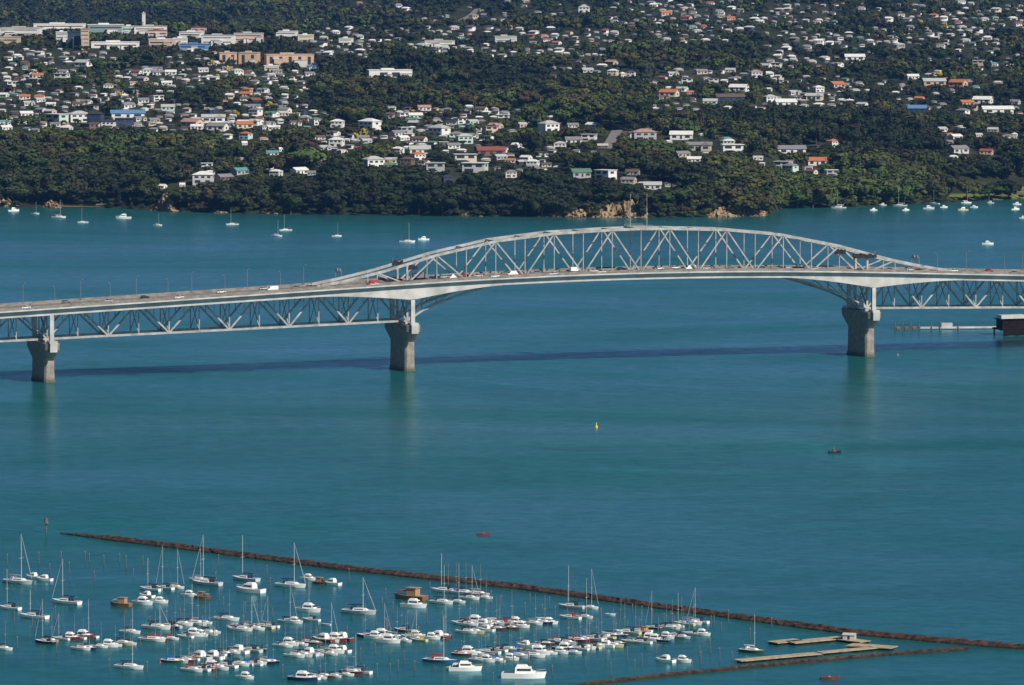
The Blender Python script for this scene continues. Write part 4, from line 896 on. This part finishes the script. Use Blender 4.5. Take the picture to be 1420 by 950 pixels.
# marina: px, py (waterline), width px, kind, hull, cover, mast top y (0: ordinary mast)
MAR = '''26 810 39 s G g 737|46 803 14 l W k 0|61 806 14 l W n 0|13 846 30 s W k 790|46 858 37 s W n 815|91 838 38 s W n 772|167 841 27 w T y 0|199 839 28 l W b 0|203 829 14 l W b 0|222 837 15 l W k 0|208 820 30 s W k 774|228 818 26 s W n 758|244 817 24 s W g 752
62 893 29 s K k 832|84 888 18 s W n 850|106 887 25 s W n 0|125 885 15 s W k 832|113 902 27 s W g 0|138 899 22 s W k 0|158 897 20 s W n 0|179 895 21 s W k 0|5 902 26 s W k 0|180 928 36 s W n 884|181 879 27 s W k 842|212 890 34 s W r 0|218 873 36 s W k 836|235 919 20 s Y b 0
286 812 38 s G k 739|276 806 24 s W g 760|340 806 36 s G n 739|346 822 36 l W k 0|263 828 20 l W k 0|282 831 14 w T g 0|404 815 38 s W n 749|315 861 32 s W n 0|241 872 26 s W k 0|264 867 26 s W n 810|283 866 18 s W b 0|237 888 19 s W r 0|256 885 20 s W k 0|278 883 20 l W r 0|296 879 20 s W g 0|325 874 13 l W k 0|346 873 32 s W g 826|374 871 24 s W k 826|400 864 26 s W n 810
239 920 30 s E b 0|265 916 24 s W r 0|283 911 20 s W g 0|301 910 22 s W n 0|322 907 20 s W k 0|340 904 20 s W k 0|357 903 22 s K n 0|267 932 30 s W r 0|294 928 30 l W r 0|319 926 22 s W n 0|340 923 22 s W b 0|358 922 18 s W r 0|377 920 22 s K b 0|341 942 11 l W k 0
393 898 26 s W n 0|416 896 24 s W n 0|436 894 22 s T n 0|457 891 28 s W n 836|409 912 28 s W g 0|438 910 22 s W v 0|457 909 22 s W k 0|474 905 14 l W k 0|421 945 36 l N n 0|442 942 24 s W n 0|463 940 22 s W n 0|479 938 24 s W n 0|497 935 32 s W n 880
428 805 18 l W k 0|446 811 20 w R r 0|460 812 24 l W b 752|429 849 32 l W n 0|431 862 24 s W k 788|409 865 18 l W n 0|499 852 42 s G n 797|568 832 40 w T r 0|575 843 32 l W n 0|510 885 30 s N n 0|531 879 20 s W n 836|540 892 30 l W n 0|560 891 24 s W n 0|560 877 28 s T n 0|580 890 24 s Y y 845|599 887 20 l W n 0|616 884 24 s R n 830
616 822 34 s W k 764|613 838 30 s W n 784|634 837 24 s W k 770|652 832 26 s W n 784|672 831 18 s W k 0|640 867 28 s W r 0|649 879 30 s W k 0|673 876 18 l W k 0|690 874 20 s R n 0|709 873 22 s R n 0|723 871 16 l W k 0|740 867 26 s W g 0|762 866 20 l W n 0|613 885 24 s W k 0
792 844 32 s G k 781|818 845 24 s W k 789|790 859 28 s W r 0|811 858 24 s W k 800|641 910 26 s R r 0|662 909 20 s W g 0|665 918 26 s G g 0|690 904 26 s W k 0|712 902 22 s R b 0|728 898 15 l W k 0|743 898 20 s G g 0|757 895 16 s R k 0|773 891 22 s W r 0|792 889 20 s W n 0|811 889 20 s R b 0|830 887 20 s W k 0
611 920 40 s B r 850|634 930 22 l W k 0|690 919 24 s W b 0|708 916 18 l W k 0|740 912 30 s W g 0|761 908 20 s W k 0|777 907 15 l W b 0|795 907 24 s W n 0|820 900 26 s Y k 0|840 898 16 l W k 0|857 895 22 s K n 0|873 892 20 s Y g 0|901 889 28 l T r 0|924 886 20 l W b 0|937 883 22 s W k 0|958 881 18 s W k 0|974 882 18 l W k 0
828 898 14 s W k 0|848 884 26 s N n 0|870 880 32 s Y n 0|892 877 14 s W y 0|906 873 20 s R n 820|922 872 18 s W n 0|938 871 18 s W n 822|967 865 28 s W n 815|922 919 26 l W r 0|947 919 22 l W k 0|847 854 10 d W k 0|646 931 46 L W k 0|727 941 62 L W k 0|1043 906 32 s E w 852|452 868 14 d G k 0'''
LINES = [(239,921,357,904),(267,932,377,920),(213,890,296,880),(213,874,283,866),(393,898,474,889),(409,912,474,905),(421,945,497,935),(62,893,125,886),(113,902,179,895),(641,911,830,887),(665,919,820,900),(640,868,762,866),(649,880,723,872),(828,888,967,866),(840,899,974,882),(616,822,672,829),(510,886,616,885),(325,875,374,872)]
have = [tuple(float(v) for v in q.split()[:2]) for q in MAR.replace('\n', '|').split('|')]
for x0, y0, x1, y1 in LINES:                                   # the hulls wedged between their neighbours in the rows
    n_ = int((x1 - x0) / 9)
    for k in range(n_ + 1):
        px = x0 + (x1 - x0) * k / n_ + random.uniform(-1.5, 1.5); py = y0 + (y1 - y0) * k / n_ + random.uniform(-1.5, 1.5)
        if all(abs(px - q[0]) > 6.0 or abs(py - q[1]) > 5 for q in have):
            have.append((px, py)); MAR += f"|{px:.1f} {py:.1f} {random.uniform(24, 32):.1f} {random.choice('ssssl')} {random.choice('WWWWWGGNRY')} {random.choice('nnkkggwbr')} 0"
YAW_B = R(-33)
items = []; ends = []
for rec in MAR.replace('\n', '|').split('|'):
    a = rec.split(); px, py, w = float(a[0]), float(a[1]), float(a[2]); kind = {'s': 'yacht', 'l': 'launch', 'w': 'workboat', 'd': 'dinghy', 'L': 'launch'}[a[3]]
    p = at(px, py); k = F / proj(p.x, p.y, 0)[2]
    yaw = YAW_B + random.uniform(-.1, .1) + (math.pi if random.random() < .35 else 0)
    L = max(6.2, min(15, (w - 3) / (k * .72))) if kind != 'dinghy' else 3.4
    if a[3] == 'L': yaw = random.choice((-.1, .12)); L = w / k * 1.0
    top = float(a[6]); mh = (py - top) / k - 1 if top else L * random.uniform(1.0, 1.25)
    o, look = make_boat(px, py - 1.0, L, kind, a[4], a[5], yaw, mh, True if top and random.random() < .4 else 'plain' if top else 'dull'); o['group'] = 'boats berthed in the marina'
    items.append((o, look, px, py)); ends.append((p, L, yaw))
BMK = [(90, 738, 'the breakwater tip'), (727, 941, 'the largest white launch'), (611, 920, 'the blue hulled yacht'), (167, 841, 'the brown work boat'), (499, 852, 'the lone grey yacht'), (568, 832, 'the red canopied boat'), (340, 806, 'the tall grey yacht'), (62, 893, 'the black hulled yacht'),
       (235, 919, 'the cream yacht'), (967, 865, 'the last yacht of the row'), (1043, 905, 'the tan pontoons'), (792, 844, 'the breakwater yachts'), (901, 889, 'the timber launch'), (421, 945, 'the navy launch'), (286, 812, 'the pale grey ketch'), (404, 815, 'the breakwater-side yacht'), (690, 874, 'the maroon yachts'), (204, 925, 'the white topped pile')]
label_all(items, BMK)
# boats on moorings along the far shore
FAR = [(19,293,16,'launch','W','k'),(49,297,13,'yacht','W','k'),(82,302,20,'yacht','W','g'),(115,309,15,'yacht','W','k'),(171,303,22,'launch','W','k'),(219,313,13,'yacht','W','g'),(322,312,18,'yacht','W','k'),(384,328,17,'yacht','W','g'),(396,320,18,'yacht','W','n'),(467,328,14,'yacht','W','k'),(565,336,22,'yacht','W','n'),(587,333,16,'launch','W','b'),
 (592,298,8,'launch','W','k'),(1116,288,15,'yacht','W','n'),(1163,289,21,'yacht','W','w'),(1211,292,10,'launch','W','k'),(1224,285,11,'launch','W','k'),(1248,286,20,'yacht','W','g'),(1256,292,9,'launch','W','k'),(1296,283,14,'yacht','W','k'),(1288,290,16,'launch','G','k'),(1309,288,7,'launch','W','k'),(1335,292,15,'launch','Y','k'),(1340,282,15,'yacht','W','w'),
 (1351,288,8,'launch','W','k'),(1373,282,9,'launch','W','k'),(1389,276,8,'launch','W','k'),(1410,284,12,'launch','W','k'),(1408,291,13,'launch','W','k'),(1419,303,7,'launch','W','k'),(1370,339,16,'launch','W','k')]
items = []
for px, py, w, kind, hc, cc in FAR:
    p = at(px, py); k = F / proj(p.x, p.y, 0)[2]; L = max(6, w / k * 1.0)
    o, look = make_boat(px, py, L, kind, hc, cc, random.uniform(-.45, .45) + random.choice((0, math.pi)), L * 1.25, False)
    o['group'] = 'boats on moorings off the far shore'; items.append((o, 'moored ' + look, px, py))
label_all(items, [(228, 288, 'the rocky point'), (30, 286, 'the left beach'), (855, 296, 'the tall sandstone cliff'), (1025, 298, 'the low sandstone bluff'), (1365, 268, 'the shore lawn'), (500, 380, 'the left foot of the arch'), (1300, 370, 'the right foot of the arch'), (396, 312, 'the wooded bay shore'), (1220, 280, 'the wooded right shore')])
# small craft and marks out on the open water
o, _ = make_boat(1158, 628, 5.5, 'dinghy', 'K', 'k', .3); tag(o, 'small dark open boat alone on open water below the right pier', 'boat')
MB().tube((-.4, 0, .5), (-.4, 0, 1.3), .3, .2).tube((-.4, 0, 1.3), (-.4, 0, 1.6), .15, .13).build('person', mat('red_jacket_cloth', (.3, .05, .04), .9), o)
o, _ = make_boat(671, 742, 5.0, 'dinghy', 'R', 'k', .2); tag(o, 'tiny red rowing boat in open water above the breakwater', 'boat')
o, _ = make_boat(1151, 942, 5.5, 'dinghy', 'R', 'k', .1); tag(o, 'small rust red boat in front of the thin lower breakwater', 'boat')
def buoy(px, py, r, h, c, lab):
    o = empty('buoy', at(px, py)); tag(o, lab, 'buoy'); r *= .62; h *= .6; m_ = mat('buoy_paint_' + lab.split()[1], c, .5)
    MB().tube((0, 0, -.5), (0, 0, h * .4), r, r * .95, 12).build('float', m_, o); MB().tube((0, 0, h * .4), (0, 0, h * .8), r * .35, r * .2, 8).build('mast', m_, o); MB().tube((0, 0, h * .8), (0, 0, h), r * .45, r * .3, 8).build('top_mark', m_, o)
buoy(827, 593, 1.0, 3.6, (.75, .5, .02), 'bright yellow buoy in the channel below the arch')
buoy(1245, 493, .8, 1.8, (.35, .3, .3), 'small pale buoy on the water right of the right arch pier')
buoy(222, 919, .6, 1.2, (.5, .1, .04), 'small orange buoy in the marina left of the cream yacht with blue cover')
# channel beacon at the breakwater tip
bc = empty('channel_beacon', at(64, 739)); tag(bc, 'dark channel beacon on a post beside the breakwater tip', 'beacon')
MB().tube((0, 0, -4), (0, 0, 3.4), .28, .24).build('post', M_PILE, bc); MB().box(-.9, .9, -.9, .9, 3.4, 3.6).build('platform', M_PILE, bc); MB().tube((0, 0, 3.6), (0, 0, 5.4), .75, .6, 10).build('lantern_cage', M_PILE, bc)

# ------------------------------------------------------------------ breakwaters and pontoons
def breakwater(pts, wd, ht, lab, seed):
    r = random.Random(seed); P_ = [at(*p) for p in pts]; rings = []; total = sum((b - a).length for a, b in zip(P_, P_[1:]))
    n = int(total / 1.15)
    for i in range(n + 1):
        q = i / n * total; k = 0
        while k < len(P_) - 2 and q > (P_[k + 1] - P_[k]).length: q -= (P_[k + 1] - P_[k]).length; k += 1
        d = (P_[k + 1] - P_[k]).normalized(); c = P_[k] + d * q; nn_ = Vector((-d.y, d.x, 0)); fade = min(1, .25 + (i / n) * 12)
        ring = []
        for a, z in ((-1, -.8), (-.82, .25), (-.55, .62), (-.3, .95), (0, 1.0), (.3, .93), (.55, .6), (.82, .22), (1, -.8)):
            p = c + nn_ * (a * wd / 2 * fade + r.uniform(-.35, .35)) + d * r.uniform(-.45, .45); ring.append((p.x, p.y, (z * ht * r.uniform(.72, 1.15)) * (fade if z > 0 else 1)))
        rings.append(ring)
    o = MB().loft(rings, closed=False, caps=False).build('breakwater', M_ROCK); tag(o, lab, 'breakwater', 'rock breakwaters round the marina'); return o
breakwater([(84, 740), (240, 759), (480, 790), (720, 816), (960, 849), (1180, 879), (1345, 894), (1480, 904)], 4.8, 1.55, 'long dark brown rock breakwater running across behind the marina boats', 1)
breakwater([(780, 954), (900, 940), (1100, 920), (1250, 907), (1340, 901)], 2.6, .95, 'thin dark rock breakwater in front of the tan pontoons joining the long one', 2)
def pontoon(x0, y0, x1, y1, wd, lab):
    a, b = at(x0, y0), at(x1, y1); d = b - a; L = d.length; o = empty('pontoon', (a + b) / 2, math.atan2(d.y, d.x)); tag(o, lab, 'pontoon', 'tan pontoons by the lower breakwater')
    MB().box(-L / 2, L / 2, -wd / 2, wd / 2, .55, .8).build('boarding', M_PLANK, o)
    for k in range(max(2, int(L / 7))):
        x = -L / 2 + (k + .5) * L / max(2, int(L / 7)); MB().box(x - 2.2, x + 2.2, -wd / 2 + .2, wd / 2 - .2, -.4, .548).build('float', M_SHADEWOOD, o)
    return o
pontoon(1071, 894, 1108, 890, 5.0, 'short tan timber pontoon section at the left end of the upper pontoons')
pontoon(1095, 894, 1168, 887, 5.5, 'wide tan timber pontoon left of the white pontoon hut')
pontoon(1160, 888, 1200, 893, 5.0, 'tan timber pontoon carrying the white hut')
pontoon(1178, 897, 1240, 901, 6.0, 'tan timber pontoon at the right end below the white hut')
pontoon(1022, 919, 1134, 909, 4.5, 'long tan timber pontoon nearest the thin breakwater beside the green yacht')
pontoon(1136, 908, 1212, 901, 3.6, 'narrow tan timber pontoon in line behind the thin breakwater')
p = at(1178, 890); hut = empty('pontoon_hut', (p.x, p.y, .8), -.3); hut.scale = (.62, .7, .62); tag(hut, 'small white hut standing on the tan pontoons', 'hut')
MB().box(-3, 3, -1.6, 1.6, 0, 2.3).build('wall', M_BOX, hut); gable(6, 3.2, 2.35, .8, .3).build('roof', M_BOX, hut); MB().box(-.6, .5, -1.66, -1.5, .05, 2.0).build('door', M_GLASS, hut)
# ------------------------------------------------------------------ mooring piles
pile_me = MB().tube((0, 0, -4), (0, 0, 3.4), .15, .13, 8).mesh('mooring_pile', M_PILE)
cap_me = MB().tube((0, 0, 3.402), (0, 0, 3.6), .16, .08, 8).mesh('cap', M_POLE)
spots = [(54, 782), (69, 792), (85, 780), (96, 795), (118, 778), (124, 779), (144, 783), (131, 806), (166, 779), (175, 787), (198, 784), (185, 800), (30, 770), (10, 782), (45, 868), (20, 866), (77, 858), (152, 930), (204, 933), (78, 905), (24, 898), (224, 828), (246, 800), (303, 785), (375, 818), (378, 855), (370, 800),
         (430, 825), (484, 805), (510, 832), (530, 840), (545, 850), (521, 866), (536, 876), (592, 862), (735, 835), (752, 850), (770, 858), (695, 840), (681, 836), (728, 853), (861, 845), (877, 850), (890, 856), (833, 856), (860, 860), (905, 858), (930, 862), (990, 868), (1010, 862), (998, 916), (1015, 916), (847, 936), (684, 948),
         (766, 936), (520, 905), (540, 908), (552, 930), (575, 930), (541, 935), (523, 938), (560, 915), (480, 900), (600, 905), (640, 900), (250, 860), (310, 845), (340, 850), (300, 940), (392, 940), (500, 917), (870, 915), (890, 925), (910, 905), (970, 910), (985, 905), (960, 930), (1000, 875), (1040, 885), (1070, 870), (880, 930), (812, 925), (840, 912)]
for p, L, yaw in ends:
    if random.random() < .14:
        q = p + Vector((math.cos(yaw), math.sin(yaw), 0)) * (L * .5 + 3.2); spots.append(proj(q.x, q.y, 0)[:2])
items = []
for px, py in spots:
    o = empty('mooring_pile', at(px, py), 0); o.scale.z = random.uniform(.7, 1.15); put('shaft', pile_me, o); put('cap', cap_me, o)
    o['category'] = 'pile'; o['group'] = 'mooring piles in the marina'; items.append((o, 'slim grey mooring pile', px, py))
label_all(items, BMK)

# ------------------------------------------------------------------ wharf under the right end of the bridge
wf = empty('wharf', at(1432, 464), .33); tag(wf, 'shade-dark timber wharf with a low white topped shelter under the right end of the bridge', 'wharf')
MB().box(-20, 40, -6, 8, 3.0, 3.9).build('wharf_deck', M_SHADEWOOD, wf)
for k in range(9):
    for y in (-5.4, 7.4): MB().tube((-19 + k * 7, y, -4), (-19 + k * 7, y, 3.0), .45, .45).build('pile', M_SHADEWOOD, wf)
MB().box(-19.5, 39.5, -5.6, -5.3, .3, 2.9).build('fender_wall', M_SHADEWOOD, wf)
MB().box(-19, 30, -3, 5, 3.9, 8.6).build('shelter', M_SHADEWOOD, wf); MB().box(-20, 31, -3.8, 5.8, 8.602, 9.1).build('shelter_roof', M_SHADEWOOD, wf)
MB().box(-20, -6, -4, 2, 9.102, 11).build('roof_cabin', M_BOX, wf); MB().box(-4, 6, -3, 2, 9.102, 10.4).build('roof_cabin', M_BOX, wf)
a, b = at(1240, 457), at(1385, 456); d = b - a
jt = empty('floating_jetty', (a + b) / 2, math.atan2(d.y, d.x)); tag(jt, 'pale floating jetty reaching out from the dark wharf under the bridge', 'jetty'); L = d.length
MB().box(-L / 2 + 14, L / 2, -2, 2, .5, 1.3).build('pontoon_deck', M_BOX, jt)
for k in range(3): MB().box(-L / 2 + 1 + k * 4.4, -L / 2 + 3.2 + k * 4.4, -1.6, 1.6, -.4, 1.5).build('float', M_CONC, jt)
for x in (-L / 2, -L / 2 + 4.2, -L / 2 + 8.6, -L / 2 + 13, -L / 2 + 20, -4, 6): MB().tube((x, -2.3, -4), (x, -2.3, 4.2), .35, .32).build('pile', M_PILE, jt)
MB().box(-3, 3, -1.6, 1.6, 1.302, 3.4).build('ticket_booth', M_BOX, jt)

# ------------------------------------------------------------------ haze
mz = bpy.data.materials.new('haze_air'); mz.use_nodes = True; nt = mz.node_tree; nt.nodes.remove(nt.nodes['Principled BSDF'])
pv = nt.nodes.new('ShaderNodeVolumePrincipled'); pv.inputs['Density'].default_value = 1.7e-5; pv.inputs['Color'].default_value = (.13, .38, .9, 1); pv.inputs['Anisotropy'].default_value = .0
nt.links.new(pv.outputs[0], nt.nodes['Material Output'].inputs['Volume'])
hz = MB().box(-9600, 9600, -3000, 16500, -8, 420).build('haze', mz); hz['kind'] = 'stuff'; hz['label'] = 'thin blue haze over the harbour'; hz['category'] = 'haze'
